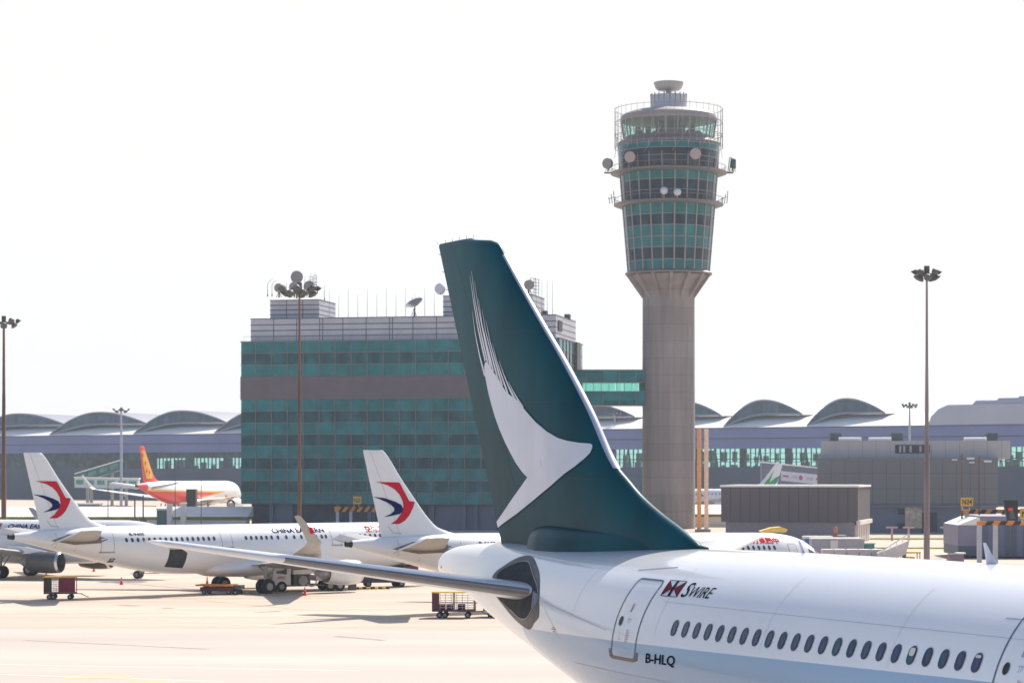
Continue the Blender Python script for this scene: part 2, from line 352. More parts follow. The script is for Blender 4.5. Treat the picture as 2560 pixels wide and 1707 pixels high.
def jet(label,cat_group,loc,ang,pitch=0,L=44.5,scale=1,paint=None,finpaint=None,sharklet=True,detail=True,tipx=0,name='airliner'):
    root=thing(name,label,'airliner',loc,group=cat_group,rot=(0,pitch,R(ang)),scale=scale)
    paint=paint or white; finpaint=finpaint or paint
    T,B,W=ax_tabs(L); fu=fuselage(T,B,W,'fuselage',paint,root)
    MB().lathe((.04,0,5.1),(-1,0,0),[(0,.262),(.25,.22),(.5,.2),(.5,.1),(.2,.08)],20).build('exhaust',black,root,40)
    fn=fin_mesh(NFLE,NFTE,5.6,11.72,'tail_fin',finpaint,root)
    d=L-44.5 # everything forward of the fin moves with the length
    for s in (-1,1):
        tp=wing([(7.3,3.3,s*.9,4.80,.11),(4.3,2.6,s*6.2,5.62,.09),(4.0,2.7,s*6.3,5.63,.03)],'tailplane',wingp,root)
        MB().prism([(3.5,s*1.2,4.86),(2.62,s*6.1,5.62),(2.0,s*6.1,5.30),(2.7,s*1.3,4.42)],(0,0,.05)).build('elevator',wingp,tp)
        k=d*.5
        wg=wing([(29.0+k,21.6+k,s*1.5,2.35,.13),(26.0+k,21.8+k,s*6.3,2.8,.12),(18.2+k,16.6+k,s*16.2,4.4,.10)],'wing',wingp,root)
        if sharklet: wing([(18.2+k,16.6+k,s*16.2,4.4,.10),(17.9+k,16.5+k,s*16.75,4.75,.09,s*.7),(15.4+k,14.75+k,s*17.4,6.75,.08,s*1.35),(15.1+k,14.7+k,s*17.45,6.85,.05,s*1.35)],'winglet',wingp,wg)
        for yy in (4.2,8.2,12):
            xt=21.8+k-(max(0,yy-6.3)*.45); MB().lathe((xt+2.3,s*yy,2.45+yy*.095-.25),(-1,0,0),[(0,.02),(.6,.16),(1.8,.2),(3.1,.02)],10).build('flap_fairing',wingp,wg,40)
        engine(30.2+k,s*5.75,1.75,1.05,4.2,root,paint)
        gear(22.3+k,s*3.25,2.4,root,.64,.42)
    gear(L-5.1,0,2.2,root,.4,.3,'nose_gear')
    k=d*.5
    MB().loft([[(x,wd*math.sin(2*PI*i/20),z+h*math.cos(2*PI*i/20)) for i in range(20)] for x,wd,z,h in ((17+k,.3,2.1,.2),(18.5+k,1.5,2.1,.6),(22+k,2.3,2.2,.85),(28+k,2.35,2.3,.9),(31+k,1.7,2.2,.7),(32.5+k,.4,2.1,.3))]).build('belly_fairing',paint,root,50)
    sk=skinfn(T,B,W)
    root['L']=L
    # cockpit glazing both sides
    for s in (-1,1):
        f=skinfn(T,B,W,.012,s)
        for q in ([(L-3.05,4.62),(L-2.15,4.30),(L-2.05,4.0),(L-2.9,4.05)],[(L-1.98,4.55),(L-1.55,4.42),(L-1.35,4.02),(L-1.95,4.02)]):
            decal(q,f,'cockpit_window',darkglass,root,.2)
    return root,(T,B,W),sk
def window(x,z,w_,h_,sk,root,mats=(grey_al,win_glass),r=None,lean=0.):
    r=r or w_*.48
    def pl(off): 
        f=sk; return lambda a,b: tuple(Vector(f(a,b))+Vector((0,-off,0)))
    mb=MB(); pts=rrect(x-w_/2,z-h_/2,x+w_/2,z+h_/2,r,4); mb.add([sk(*p) for p in pts],[tuple(range(len(pts)))]); fr=mb.build('window',mats[0],root)
    mb=MB(); k=.72; pts=rrect(x-w_/2*k,z-h_/2*(1-(1-k)*w_/h_),x+w_/2*k,z+h_/2*(1-(1-k)*w_/h_),r*k,4); mb.add([pl(.006)(*p) for p in pts],[tuple(range(len(pts)))]); mb.build('pane',mats[1],fr)
    return fr
def door(x0,z0,x1,z1,sk,root,wd=.05,mat=None,sill=True,port=None,r=.12):
    f=lambda a,b: tuple(Vector(sk(a,b))+Vector((0,-.004,0)))
    p=rrect(x0,z0,x1,z1,r,3); pts=dense(p+[p[0]],.25)[:-1]
    dr=decal([(x0+.02,z0+.02),(x1-.02,z0+.02),(x1-.02,z1-.02),(x0+.02,z1-.02)],lambda a,b:tuple(Vector(sk(a,b))-Vector((0,.001,0))*0),'door',white,root,.2)
    strip(pts,wd,f,MB(),True).build('door_seal',mat or steel,dr)
    if sill: strip(dense([(x0-.12,z0),(x1+.12,z0)],.3),wd*2.4,lambda a,b:tuple(Vector(f(a,b))-Vector((0,.006,0))),MB()).build('sill_guard',steel,dr)
    if port: 
        c=[(port[0]+port[2]*math.cos(2*PI*i/12),port[1]+port[2]*1.25*math.sin(2*PI*i/12)) for i in range(12)]
        MB().poly([f(*q) for q in c]).build('door_window',win_glass,dr)
    return dr
# ================================================================ SETTING
def apron_mat():
    m=M('apron_concrete',(.60,.495,.40),.82,0,.10,scale=(.25,1,1),ns=.09,bump=0,detail=8,spec=.15)
    T=m.node_tree;L=T.links; tc=[n for n in T.nodes if n.type=='TEX_COORD'][0]; b=T.nodes['Principled BSDF']; mx=T.nodes[m['mix']]
    # slab joints
    br=nn(m,'ShaderNodeTexBrick'); br.inputs['Scale'].default_value=1; br.offset=0; br.inputs['Brick Width'].default_value=7.5; br.inputs['Row Height'].default_value=7.5; br.inputs['Mortar Size'].default_value=.05
    br.inputs['Color1'].default_value=(1,1,1,1); br.inputs['Color2'].default_value=(.95,.955,.96,1); br.inputs['Mortar'].default_value=(.72,.7,.68,1)
    mp=nn(m,'ShaderNodeMapping'); mp.inputs['Rotation'].default_value=(0,0,R(34)); L.new(tc.outputs['Object'],mp.inputs[0]); L.new(mp.outputs[0],br.inputs['Vector'])
    mm=nn(m,'ShaderNodeMix',data_type='RGBA',blend_type='MULTIPLY'); mm.inputs[0].default_value=1
    L.new(mx.outputs[2],mm.inputs[6]); L.new(br.outputs['Color'],mm.inputs[7])
    # long tyre and drainage stains
    n2=nn(m,'ShaderNodeTexNoise'); n2.inputs['Scale'].default_value=.35; n2.inputs['Detail'].default_value=6
    m2=nn(m,'ShaderNodeMapping'); m2.inputs['Scale'].default_value=(.08,1.0,1); m2.inputs['Rotation'].default_value=(0,0,R(-4)); L.new(tc.outputs['Object'],m2.inputs[0]); L.new(m2.outputs[0],n2.inputs['Vector'])
    r=nn(m,'ShaderNodeMapRange'); r.inputs[1].default_value=.35; r.inputs[2].default_value=.65; r.inputs[3].default_value=.86; L.new(n2.outputs['Fac'],r.inputs[0])
    m3=nn(m,'ShaderNodeMix',data_type='RGBA',blend_type='MULTIPLY'); m3.inputs[0].default_value=1
    L.new(mm.outputs[2],m3.inputs[6]); L.new(r.outputs[0],m3.inputs[7]); L.new(m3.outputs[2],b.inputs['Base Color'])
    return m
AP=apron_mat()
tag(MB().poly([(-1800,-300,0),(1800,-300,0),(1800,2600,0),(-1800,2600,0)]).build('ground',AP),kind='structure')
tarmac=M('taxiway_asphalt',(.52,.455,.40),.85,0,.09,scale=(.2,1,1),ns=.12,detail=8,spec=.15)
tag(MB().poly([(-200,60,.004),(120,60,.004),(120,148,.004),(-200,166,.004)]).build('taxiway',tarmac),kind='structure')
linew=M('line_white',(.80,.72,.62),.7,0,.1,ns=.5); liney=M('line_yellow',(.80,.55,.16),.7,0,.15,ns=.5)
def line(a,b,w_,mat,z=.008):
    a=Vector(a);b=Vector(b);d=(b-a).normalized();n=Vector((-d.y,d.x,0))*w_/2; u=Vector((0,0,z))
    return tag(MB().poly([a+n+u,a-n+u,b-n+u,b+n+u]).build('apron_line',mat),kind='structure')
line(G(-60,1659),G(900,1676),.22,linew); line(G(-60,1683),G(560,1703),.2,linew); line(G(165,1694),G(330,1692),.7,liney,.012); line(G(330,1702),G(520,1712),.5,liney,.012)
line(G(-60,1520),G(900,1580),.22,linew,.012)
line(G(250,1476),G(760,1524),.15,liney,.012)
stain=M('rubber_stain',(.30,.26,.23),.85,0,.2,ns=.6)
for a_,b_,w_2 in ((G(300,1512),G(345,1514),.9),(G(405,1519),G(432,1520),.8),(G(40,1508),G(76,1507),1.0),(G(150,1444),G(700,1490),.35),(G(640,1530),G(700,1527),.5),(G(840,1590),G(960,1600),.5),(G(60,1600),G(520,1622),.3)): line(a_,b_,w_2,stain,.010)
grass=M('grass',(.20,.22,.035),.9,0,.3,ns=.5)
tag(MB().box(-400,540,0,75,552,.12).build('grass_strip',grass),kind='stuff')
tag(MB().box(30,378,0,160,386,.12).build('grass_strip',grass),kind='stuff')
tag(MB().box(50,330,0,160,334,.12).build('grass_strip',grass),kind='stuff')
# ================================================================ OFFICE BLOCK (local x along the front, y back)
DB=440.; bx0=X(1399,DB); W_=60.7
ob=thing('office_building','wide teal glass office block with a mauve belt, left of the control tower','building',(bx0,DB,0),R(-12))
rowz=[35.0-2.163*i for i in range(15)]
pitchx=3.085
gl_l=paneM('teal_spandrel_glass',(.010,.165,.18),(.024,.265,.275),(pitchx,2.163),.22,0,.15,35.0-2.163*20,.72)
gl_d=paneM('teal_vision_glass',(.012,.075,.10),(.020,.17,.185),(pitchx/2,2.163),.10,0,.6,35.0-2.163*20,.55)
def wallband(z0,z1,mat,name,prot=0.,y0=0.,y1=23.,x0=-W_,x1=0.):
    return MB().box(x0-prot,y0-prot,z0,x1+prot,y1+prot,z1).build(name,mat,ob)
wallband(rowz[1],rowz[0],gl_l,'glass_band'); 
wallband(rowz[2],rowz[1],gl_d,'glass_band'); wallband(rowz[3],rowz[2],gl_l,'glass_band')
wallband(rowz[5],rowz[3],mauve,'belt_panel',.12)
for i in range(5,14): wallband(rowz[i+1],rowz[i],gl_l if i%2 else gl_d,'glass_band')
zb=rowz[14]
mb=MB()
for i in range(1,20):
    x=-W_+i*pitchx-.2
    if x<-.2: mb.box(x-.06,-.14,zb,x+.06,-.001,rowz[5]-.002); mb.box(x-.06,-.14,rowz[3]+.002,x+.06,-.001,35)
for i in range(1,7):
    y=i*3.3; mb.box(.001,y-.06,zb,.14,y+.06,rowz[5]-.002); mb.box(.001,y-.06,rowz[3]+.002,.14,y+.06,35)
mb.build('mullion',mull,ob)
mb=MB()
for i in list(range(0,3))+list(range(6,14)): 
    z=rowz[i+ (0 if i==0 else 0)]; mb.box(-W_-.1,-.1,z-.05,.1,23.1,z+.05)
mb.build('transom',mull,ob)
MB().box(-W_+2,1.2,0,-1,22,zb).build('ground_floor_wall',bluewall,ob)
dkb=M('loading_dark',(.05,.052,.07),.7,0,.2,ns=.5)
for (a,b,h,mt) in ((-59,-55,5,dkb),(-51,-42,4.9,dkb),(-41.5,-36,4.9,dkb),(-35,-30.5,4.9,dkb),(-29.5,-25,4.9,dkb),(-12,-11.2,3,dkb)):
    MB().box(a,1.05,0,b,1.2,h-.05).build('loading_door',mt,ob)
mb=MB()
for x in (-55,-42,-36,-30,-24,-18,-15.8,-9): mb.box(x-.35,.5,0,x+.35,1.04,zb)
mb.build('column',bluewall,ob)
# rooftop storey and plant boxes
def panelled(x0,y0,z0,x1,y1,z1,nx,nz,name):
    w0=MB().box(x0,y0,z0,x1,y1,z1).build(name,panel,ob)
    m=MB(); 
    for i in range(1,nx): 
        x=x0+(x1-x0)*i/nx; m.box(x-.07,y0-.05,z0+.01,x+.07,y0-.001,z1-.01)
        if i%3==0: m.box(x+.5,y0-.05,z0+.01,x+.64,y0-.001,z1-.01)
    for i in range(1,nz):
        z=z0+(z1-z0)*i/nz; m.box(x0-.04,y0-.04,z-.09,x1+.04,y0-.002,z+.09); m.box(x1+.001,y0-.04,z-.05,x1+.04,y1,z+.05)
    m.box(x0-.05,y0-.06,z1-.02,x1+.05,y1+.05,z1+.15)
    m.build('panel_joint',panel_line,w0)
    return w0
panelled(-59.3,1.5,35,-1,21.5,39.3,13,4,'rooftop_storey')
panelled(-56.6,5,39.45,-47.0,16,43.0,3,4,'plant_room')
panelled(-23.0,5,39.45,-6.0,16,43.3,5,4,'plant_room')
MB().box(-.95,3.5,36.6,-.8,7,38.5).build('louvre',dkb,ob)
MB().box(0,15,30,.5,18.5,35.1).build('stair_recess',under,ob)
MB().box(-5,8,39.46,-4,9.5,40.6).build('roof_fan',under,ob); MB().box(-1.8,14,39.46,-.8,15.4,40.3).build('roof_fan',under,ob)
MB().box(-W_-.15,-.15,34.98,.15,23.15,35.12).build('coping',mull,ob)
m=MB()
for i in range(21): x=-W_+.5+i*2.95; m.tube((x,.1,35.1),(x,.1,36.0),.025,n=5)
m.tube((-W_+.5,.1,36.0),(-.5,.1,36.0),.03,n=5); m.build('railing',steel,ob)
rodmat=M('lightning_rod_metal',(.45,.42,.40),.5,.3)
def on_b(x,y,z): return ob.matrix_basis@Vector((x,y,z))
bpy.context.view_layer.update()
# lightning rods on the roof: each one stands by itself
rod=MB().tube((0,0,0),(0,0,5.6),.05,.022,6).build('lightning_rod',rodmat)
k=0
for i in range(13):
    x=-45.3+i*1.85
    o=rod if i==0 else rod.copy()
    if i: C.objects.link(o)
    o.location=on_b(x,6,39.45); o.scale=(1,1,(1.0,.8)[i%2]); tag(o,'thin lightning rod on the flat grey roof left of the green tail','lightning rod','lightning rods along the office roof')
for i in range(4):
    o=rod.copy(); C.objects.link(o); o.location=on_b(-8.4+i*1.0+4.0*0+3.2,4.6,39.45); o.scale=(1,1,1.15); tag(o,'thin lightning rod standing right of the green tail above the grey roof','lightning rod','lightning rods right of the tail')
# dishes
dishm=M('dish_grey',(.30,.27,.26),.6,0,.06,ns=1.5); dishw=M('dish_white',(.62,.62,.68),.5,0,.04)
def dish(name,label,loc,r,face,mat,post=None,depth=.22,group=None,drum=False):
    """face: direction the bowl looks"""
    t=thing(name,label,'antenna',loc,group=group); f=Vector(face).normalized(); c=Vector((0,0,post if post else 0))
    if drum: MB().lathe(c-f*r*.5,f,[(0,.05),(0,r*.8),(r*.3,r),(r*.95,r),(r*1.0,r*.97),(r*1.0,.02)],24,False).build('drum',mat,t,40)
    else:
        MB().lathe(c,f,[(-depth*r-.12,.1),(-depth*r,r*.35),(-.3*depth*r,r*.8),(0,r),(.03,r*.97),(-.3*depth*r+.02,r*.75),(-depth*r*.8,.05)],28).build('bowl',mat,t,50)
        MB().tube(c-f*depth*r,c+f*r*.5,.03,n=6).tube(c+f*r*.5,c+f*r*.6,.08,n=8).build('feed_arm',steel,t)
    if post: MB().tube((0,0,0),c-f*r*.25-Vector((0,0,r*.3)),.16,.11,8).tube((0,0,post*.3),c-f*r*.3,.08,n=6).tube((-.5,0,0),(0,0,post*.6),.06,n=6).tube((.5,0,0),(0,0,post*.6),.06,n=6).build('mount',under,t)
    return t
def at_px(px,py,D): return (X(px,D),D,Zh(py,D))
DR=450.
def roofdish(px,py,r,face,label,zbase,name='satellite_dish',D=DR,mat=dishm,depth=.22,drum=False):
    x,y,z=at_px(px,py,D); return dish(name,label,(x,y,zbase),r,face,mat,z-zbase,depth,drum=drum)
roofdish(697.5,720,.85,(-.15,-1,.05),'round grey dish leftmost on the left roof box',43.15,drum=True)
roofdish(742,693,1.15,(.1,-1,.1),'topmost grey oval dish above the left roof box',43.15,drum=True,D=453)
roofdish(736,718,.95,(-.1,-1,.05),'lower middle grey dish between two dishes on the left roof box',43.15,drum=True,D=449)
roofdish(773,717,1.05,(.1,-1,.15),'rightmost round grey dish on the left roof box',43.15,drum=True)
roofdish(1035,756,1.75,(-.45,-.5,1.0),'tilted grey dish pointing up on the flat office roof',39.45,depth=.35)
roofdish(1101,722,.98,(-.5,-1,.1),'small pale dish beside the top of the green tail',43.4,drum=True,mat=dishw,D=446)
roofdish(1322,712,.9,(.5,-1,.1),'brown grey dish peeking out right of the green tail',43.4,drum=True,D=446)
# antenna racks on the left plant room
for i,(px,h,lab) in enumerate(((669,3.2,'hooked whip antenna at the left end of the roof box'),(680,3.0,'second hooked whip antenna from the left on the roof box'),(716,2.6,'short whip antenna between the leftmost and middle dish'),(762,3.6,'tall thin whip antenna right of the topmost dish'),(777,4.3,'whip antenna with a fan of stubs above the rightmost dish'),(793,4.6,'lattice antenna with crossbars at the right end of the roof box'),(800,3.0,'stubby pole antenna at the right edge of the roof box'),(811,2.8,'outermost whip antenna right of the left roof box'))):
    m=MB().tube((0,0,0),(0,0,h*.7),.06,.04,6)
    if i<2: m.tube((0,0,h*.7),(.35,0,h*.9),.035,n=5).tube((.35,0,h*.9),(.9,0,h),.03,n=5)
    else: m.tube((0,0,h*.7),(0,0,h),.04,.02,5)
    if i in (4,5,6):
        for k in range(4): m.tube((-.35,0,h*(.45+.13*k)),(.35,0,h*(.45+.13*k)),.035,n=5)
        m.tube((-.3,0,h*.45),(-.3,0,h*.8),.04,n=5).tube((.3,0,h*.4),(.3,0,h*.85),.04,n=5)
    t=m.tube((0,0,0),(0,0,.5),.13,.07,6).build('whip_antenna',under); x,y,z=at_px(px,745,447.); t.location=(x,447. if px<790 else 446.5,43.1 if px<790 else 39.5)
    if px>=790: t.scale=(1,1,1.0); t.location.z=43.1; t.location.x=min(t.location.x,X(787,446)) if px<812 else t.location.x
    if px==811: t.location=(X(811,457),457,43.1)
    tag(t,lab,'antenna',None)
for i,(px,h) in enumerate(((1333,3.4),(1341,3.2))):
    m=MB(); 
    for q in (-.45,.45): m.tube((q,0,0),(q,0,h),.05,n=5)
    for k in range(5): m.tube((-.45,0,h*(.2+.19*k)),(.45,0,h*(.2+.19*k)),.04,n=5)
    t=m.build('antenna_rack',under); t.location=(X(px,450),450,43.4); tag(t,('left','right')[i]+' of two dark antenna racks right of the green tail','antenna')
# ================================================================ CONTROL TOWER
DT=458.; sT=F/DT; tx=X(1671.5,DT)
ct=thing('control_tower','tall concrete airport control tower with green glass head and rooftop radar dish','tower',(tx,DT,0))
def zt(py): return Zh(py,DT)
def ring(prof,name,mat,n=64,smooth=30,parent=ct): return MB().lathe((0,0,0),(0,0,1),prof,n).build(name,mat,parent,smooth)
r_=lambda p: p/sT
ring([(0,r_(66)),(zt(742),r_(65)),(zt(735),r_(66)),(zt(700),r_(78)),(zt(690),r_(80))],'shaft',conc)
ring([(zt(738),r_(60)),(zt(690),r_(98)),(zt(689.5),r_(60))],'flare_soffit',conc)
for i in range(14):
    a=2*PI*(i+.5)/14; c,s=math.cos(a),math.sin(a); 
    def P(r,z,o): return (c*r-s*o,s*r+c*o,z)
    rt=[(r_(64),zt(748)),(r_(67),zt(744)),(r_(105),zt(690)),(r_(105),zt(687)),(r_(70),zt(687))]
    MB().prism([P(a_,b_,-.3) for a_,b_ in rt],Vector((-s*.6,c*.6,0))).build('corbel',conc,ct)
ring([(zt(688),r_(108)),(zt(684),r_(109)),(zt(681),r_(105)),(zt(680.9),r_(90))],'ledge',mull)
tw_l=paneM('tower_spandrel_glass',(.016,.15,.16),(.028,.22,.22),(2.2,50),.2,0,.1,0,.75)
tw_d=paneM('tower_vision_glass',(.02,.045,.06),(.03,.075,.10),(2.2,50),.1,0,.3,0,.5)
def rr(py): # tower head radius at picture height
    return interp([(300,120),(350,110),(358,122),(372,127.5),(432,122),(505,116),(518,115),(682,101.5)],py)/sT
def seg(y0,y1,mat,name): return ring([(zt(y1),rr(y1)),(zt(y0),rr(y0))],name,mat,72,20)
segs=[(680,656,0),(656,626,1),(626,600,0),(600,572,0),(572,545,1),(545,518,0),(508,486,1),(486,460,1),(460,436,0),(428,402,1),(402,384,1),(384,366,0)]
for a,b,k in segs: seg(b,a,(tw_l,tw_d)[k],'glass_band')
for y,r0,nm in ((513,137,'walkway'),(434,145,'walkway')):
    ring([(zt(y+5),r_(112)),(zt(y+5.5),r_(r0-12)),(zt(y+1.5),r_(r0)),(zt(y-2),r_(r0)),(zt(y-2.5),r_(r0-4)),(zt(y-3),r_(112))],nm,mull,64,20)
    m=MB()
    for i in range(40):
        a=2*PI*i/40; m.tube((math.cos(a)*r_(r0-2),math.sin(a)*r_(r0-2),zt(y-2)),(math.cos(a)*r_(r0-2),math.sin(a)*r_(r0-2),zt(y-16)),.035,n=4)
    m.lathe((0,0,zt(y-16)),(0,0,1),[(-.04,r_(r0-2.5)),(.04,r_(r0-2.5)),(.04,r_(r0-1.5)),(-.04,r_(r0-1.5))],48,False); m.build('handrail',mull,ct)
m=MB()
for i in range(24):
    a=2*PI*(i+.25)/24; c,s=math.cos(a),math.sin(a)
    for y0,y1 in ((680,519),(507,436),(428,364)):
        m.tube((c*(rr(y0)+.05),s*(rr(y0)+.05),zt(y0)),(c*(rr(y1)+.05),s*(rr(y1)+.05),zt(y1)),.13,n=6)
for y in (656,626,600,572,545,486,460,402,384): m.lathe((0,0,zt(y)),(0,0,1),[(-.05,rr(y)),(-.035,rr(y)+.02),(.035,rr(y)+.02),(.05,rr(y))],72,False)
m.build('mullion',M('tower_mullion',(.36,.30,.31),.5,.1),ct)
ring([(zt(366),r_(127)),(zt(362),r_(129)),(zt(356),r_(124)),(zt(352),r_(112))],'ledge',mull)
# cab with see-through windows
ring([(zt(356),rr(352)-.1),(zt(345),rr(345)),(zt(344.9),rr(345)-.3)],'cab_sill',mull)
MB().lathe((0,0,0),(0,0,1),[(zt(345),r_(111.5)),(zt(306),r_(118.5))],48,False).build('cab_glass',mint,ct,30)
m=MB()
for i in range(24):
    a=2*PI*(i+.5)/24; c,s=math.cos(a),math.sin(a); m.tube((c*r_(112),s*r_(112),zt(346)),(c*r_(119),s*r_(119),zt(302)),.16 if i%2 else .09,n=6)
m.build('cab_column',M('cab_column',(.34,.29,.30),.5,.1),ct)
m=MB()
for i in range(16): a=2*PI*i/16; m.box(math.cos(a)*5.8-.5,math.sin(a)*5.8-.5,zt(345),math.cos(a)*5.8+.5,math.sin(a)*5.8+.5,zt(345)+1.0+.5*(i%3))
m.lathe((0,0,zt(345)),(0,0,1),[(0,2.2),(3.2,2.2)],16); m.build('console',under,ct)
ring([(zt(346.5),r_(109)),(zt(345.5),r_(109))],'cab_floor',under)
ring([(zt(306),r_(104)),(zt(305),r_(119)),(zt(300),r_(121)),(zt(292),r_(119)),(zt(288),r_(114)),(zt(281),r_(95)),(zt(277),r_(50))],'roof',M('roof_rim',(.30,.27,.27),.6,.1),64,35)
ring([(zt(280),r_(46)),(zt(240),r_(45)),(zt(239.8),r_(20))],'radar_drum',panel)
m=MB()
for i in range(20): a=2*PI*i/20; m.tube((math.cos(a)*r_(44),math.sin(a)*r_(44),zt(280)),(math.cos(a)*r_(44.5),math.sin(a)*r_(44.5),zt(236)),.12,n=5)
m.build('drum_rib',mull,ct)
ring([(zt(240),r_(7)),(zt(226),r_(7)),(zt(226),r_(27)),(zt(222),r_(32)),(zt(210),r_(37)),(zt(207),r_(37)),(zt(205.5),r_(33)),(zt(205),r_(2))],'radar_dish',M('radar_grey',(.42,.40,.39),.6),40,50)
# lattice of antenna poles round the cab
m=MB()
for i in range(44):
    a=2*PI*(i+.3)/44
    if abs(math.sin(a))<2:
        c,s=math.cos(a)*r_(135),math.sin(a)*r_(135); top=zt(268+random.random()*8); m.tube((c,s,zt(372)),(c,s,top),.045,.03,5)
        if i%2==0: 
            c2,s2=math.cos(a)*r_(116),math.sin(a)*r_(116)
            for y in (306,340): m.tube((c,s,zt(y)),(c2,s2,zt(y-2)),.05,n=4)
for y in (275,308,340,371): m.lathe((0,0,zt(y)),(0,0,1),[(-.04,r_(134.6)),(.04,r_(134.6)),(.04,r_(135.4)),(-.04,r_(135.4))],44,False)
for i in range(12):
    a=2*PI*i/12; b=a+.35; m.tube((math.cos(a)*r_(135),math.sin(a)*r_(135),zt(395)),(math.cos(b)*r_(135),math.sin(b)*r_(135),zt(330)),.045,n=4)
m.build('antenna_frame',M('antenna_frame',(.40,.34,.34),.5,.2),ct)
# microwave drums and domes carried on the walkways
for px,py,r,f,lab,mt in ((1518.8,412.7,1.0,(-.6,-1,0),'dark brown dish at the left end of the upper walkway',dishm),(1570,407,1.03,(-.1,-1,0),'pinkish round dish on the left front of the upper walkway',M('dish_pink',(.46,.34,.31),.6)),(1727.7,403,1.03,(.1,-1,0),'pinkish round dish on the right front of the upper walkway',bpy.data.materials['dish_pink'])):
    dx=(px-1671.5)/sT; dy=-math.sqrt(max(0,(r_(145))**2-dx*dx)) if abs(dx)<r_(140) else -2
    dish('microwave_dish',lab,(tx+dx,DT+dy,zt(432)),r,f,mt,zt(py)-zt(432),drum=True)
dish('microwave_dish','dark green drum dish facing right on the upper walkway',(X(1832,DT),DT-1,zt(432)),1.0,(1,-.1,0),M('dish_green',(.04,.10,.11),.5),zt(411)-zt(432),drum=True)
MB2=MB()
for px in (1822,1818): MB2.tube((X(px,DT)-tx,-1,zt(436)),(X(px,DT)-tx+.4,-1,zt(395)),.09,n=6)
MB2.tube((X(1795,DT)-tx,-1,zt(434)),(X(1832,DT)-tx,-1,zt(434)),.15,n=6).tube((X(1510,DT)-tx,-1,zt(434)),(X(1545,DT)-tx,-1,zt(434)),.15,n=6).build('bracket',under,ct)
for px,py,lab in ((1651.6,492.7,'left of the two white globes on the lower walkway'),(1684,496,'right of the two white globes on the lower walkway')):
    dx=(px-1671.5)/sT; t=thing('radome',lab,'antenna',(tx+dx,DT-r_(134),zt(511)))
    z=zt(py)-zt(511); MB().lathe((0,0,z),(0,0,1),[(.72*math.sin(R(-90+15*i)),max(.01,.72*math.cos(R(-90+15*i)))) for i in range(13)],24).build('globe',dishw,t,80); MB().tube((0,0,0),(0,0,z-.5),.12,n=8).build('post',steel,t)
for px,lab in ((1530,'stub antennas at the left end of the lower walkway'),(1810,'stub antennas at the right end of the lower walkway')):
    t=MB()
    for q in range(3): t.tube((q*.45-.45,0,0),(q*.45-.45+(.2 if px>1700 else -.2),0,1.2+.6*q),.07,n=6)
    t=t.tube((-.7,0,.9),(.6,0,1.3),.05,n=6).build('antenna_cluster',under); t.location=(X(px,DT),DT-1,zt(511)); tag(t,lab,'antenna')
# ================================================================ LINK BRIDGE
lb=thing('link_bridge','green glass footbridge joining the office block to the control tower','footbridge',(X(1425,456),456,0))
lw=X(1612,456)-X(1425,456)
for z0,z1,nm,mt in ((27.6,29.9,'upper_panel',gl_l),(23.3,25.9,'lower_panel',gl_l)):
    MB().box(0,0,z0,lw,.15,z1).box(0,3.85,z0,lw,4,z1).build(nm,mt,lb)
MB().box(0,.15,29.7,lw,3.85,29.9).box(0,.15,23.3,lw,3.85,23.7).build('slab',bluewall,lb)
for a,b in ((2.2,8.6),(8.75,9.9),(10.05,11.8),(11.95,13.0)): 
    for y in (0.05,3.9): MB().box(a*lw/14.1,y,25.9,b*lw/14.1,y+.05,27.6).build('window',mint,lb)
MB().box(0,.01,25.9,2.2*lw/14.1,.14,27.6).box(13*lw/14.1,.01,25.9,lw,.14,27.6).build('end_panel',gl_d,lb)
m=MB()
for i in range(1,5): m.box(i*3.1,-.06,23.3,i*3.1+.1,-.001,25.9).box(i*3.1,-.06,27.6,i*3.1+.1,-.001,29.9)
for i in range(9): m.box(1.5+i*1.45,-.02,25.9,1.6+i*1.45,.04,27.6)
m.box(0,-.08,25.85,lw,-.001,25.95).box(0,-.08,27.55,lw,-.001,27.65).box(0,-.1,29.9,lw,4.1,30.0).box(0,-.1,23.2,lw,4.1,23.3); m.build('frame',mull,lb)
# ================================================================ TERMINAL
A=Vector((X(-260,1090),1090,0)); Bv=Vector((X(2800,795),795,0)); dT=(Bv-A); LT=dT.length; angT=math.atan2(dT.y,dT.x)
te=thing('terminal_building','long low airport terminal with white vaulted roofs and dark glass wall along the horizon','terminal',A,angT)
def tx_at(px): # distance along the front where picture column px meets it
    q=(px-1280)/F; return (q*A.y-A.x)/(math.cos(angT)-q*math.sin(angT))
MB().box(0,0,0,LT,2,13.2).build('lower_wall',dkblue,te)
fasc=MB().box(0,-1.5,23.6,LT,2,27.0).build('fascia',blue_panel,te)
MB().box(0,-1.0,19.8,LT,2,23.3).build('upper_panel',blue_panel,te)
MB().box(0,-1.6,23.3,LT,2,23.6).box(0,-1.9,27.0,LT,2,27.35).build('trim',M('trim_dark',(.04,.045,.07),.5),te)
xa=tx_at(1620); 
win=MB();sol=MB();mul=MB()
dg=paneM('terminal_glass',(.015,.045,.055),(.03,.10,.11),(4,3.3),.2,0,.2,0,.5)
x=0.; ww=[]
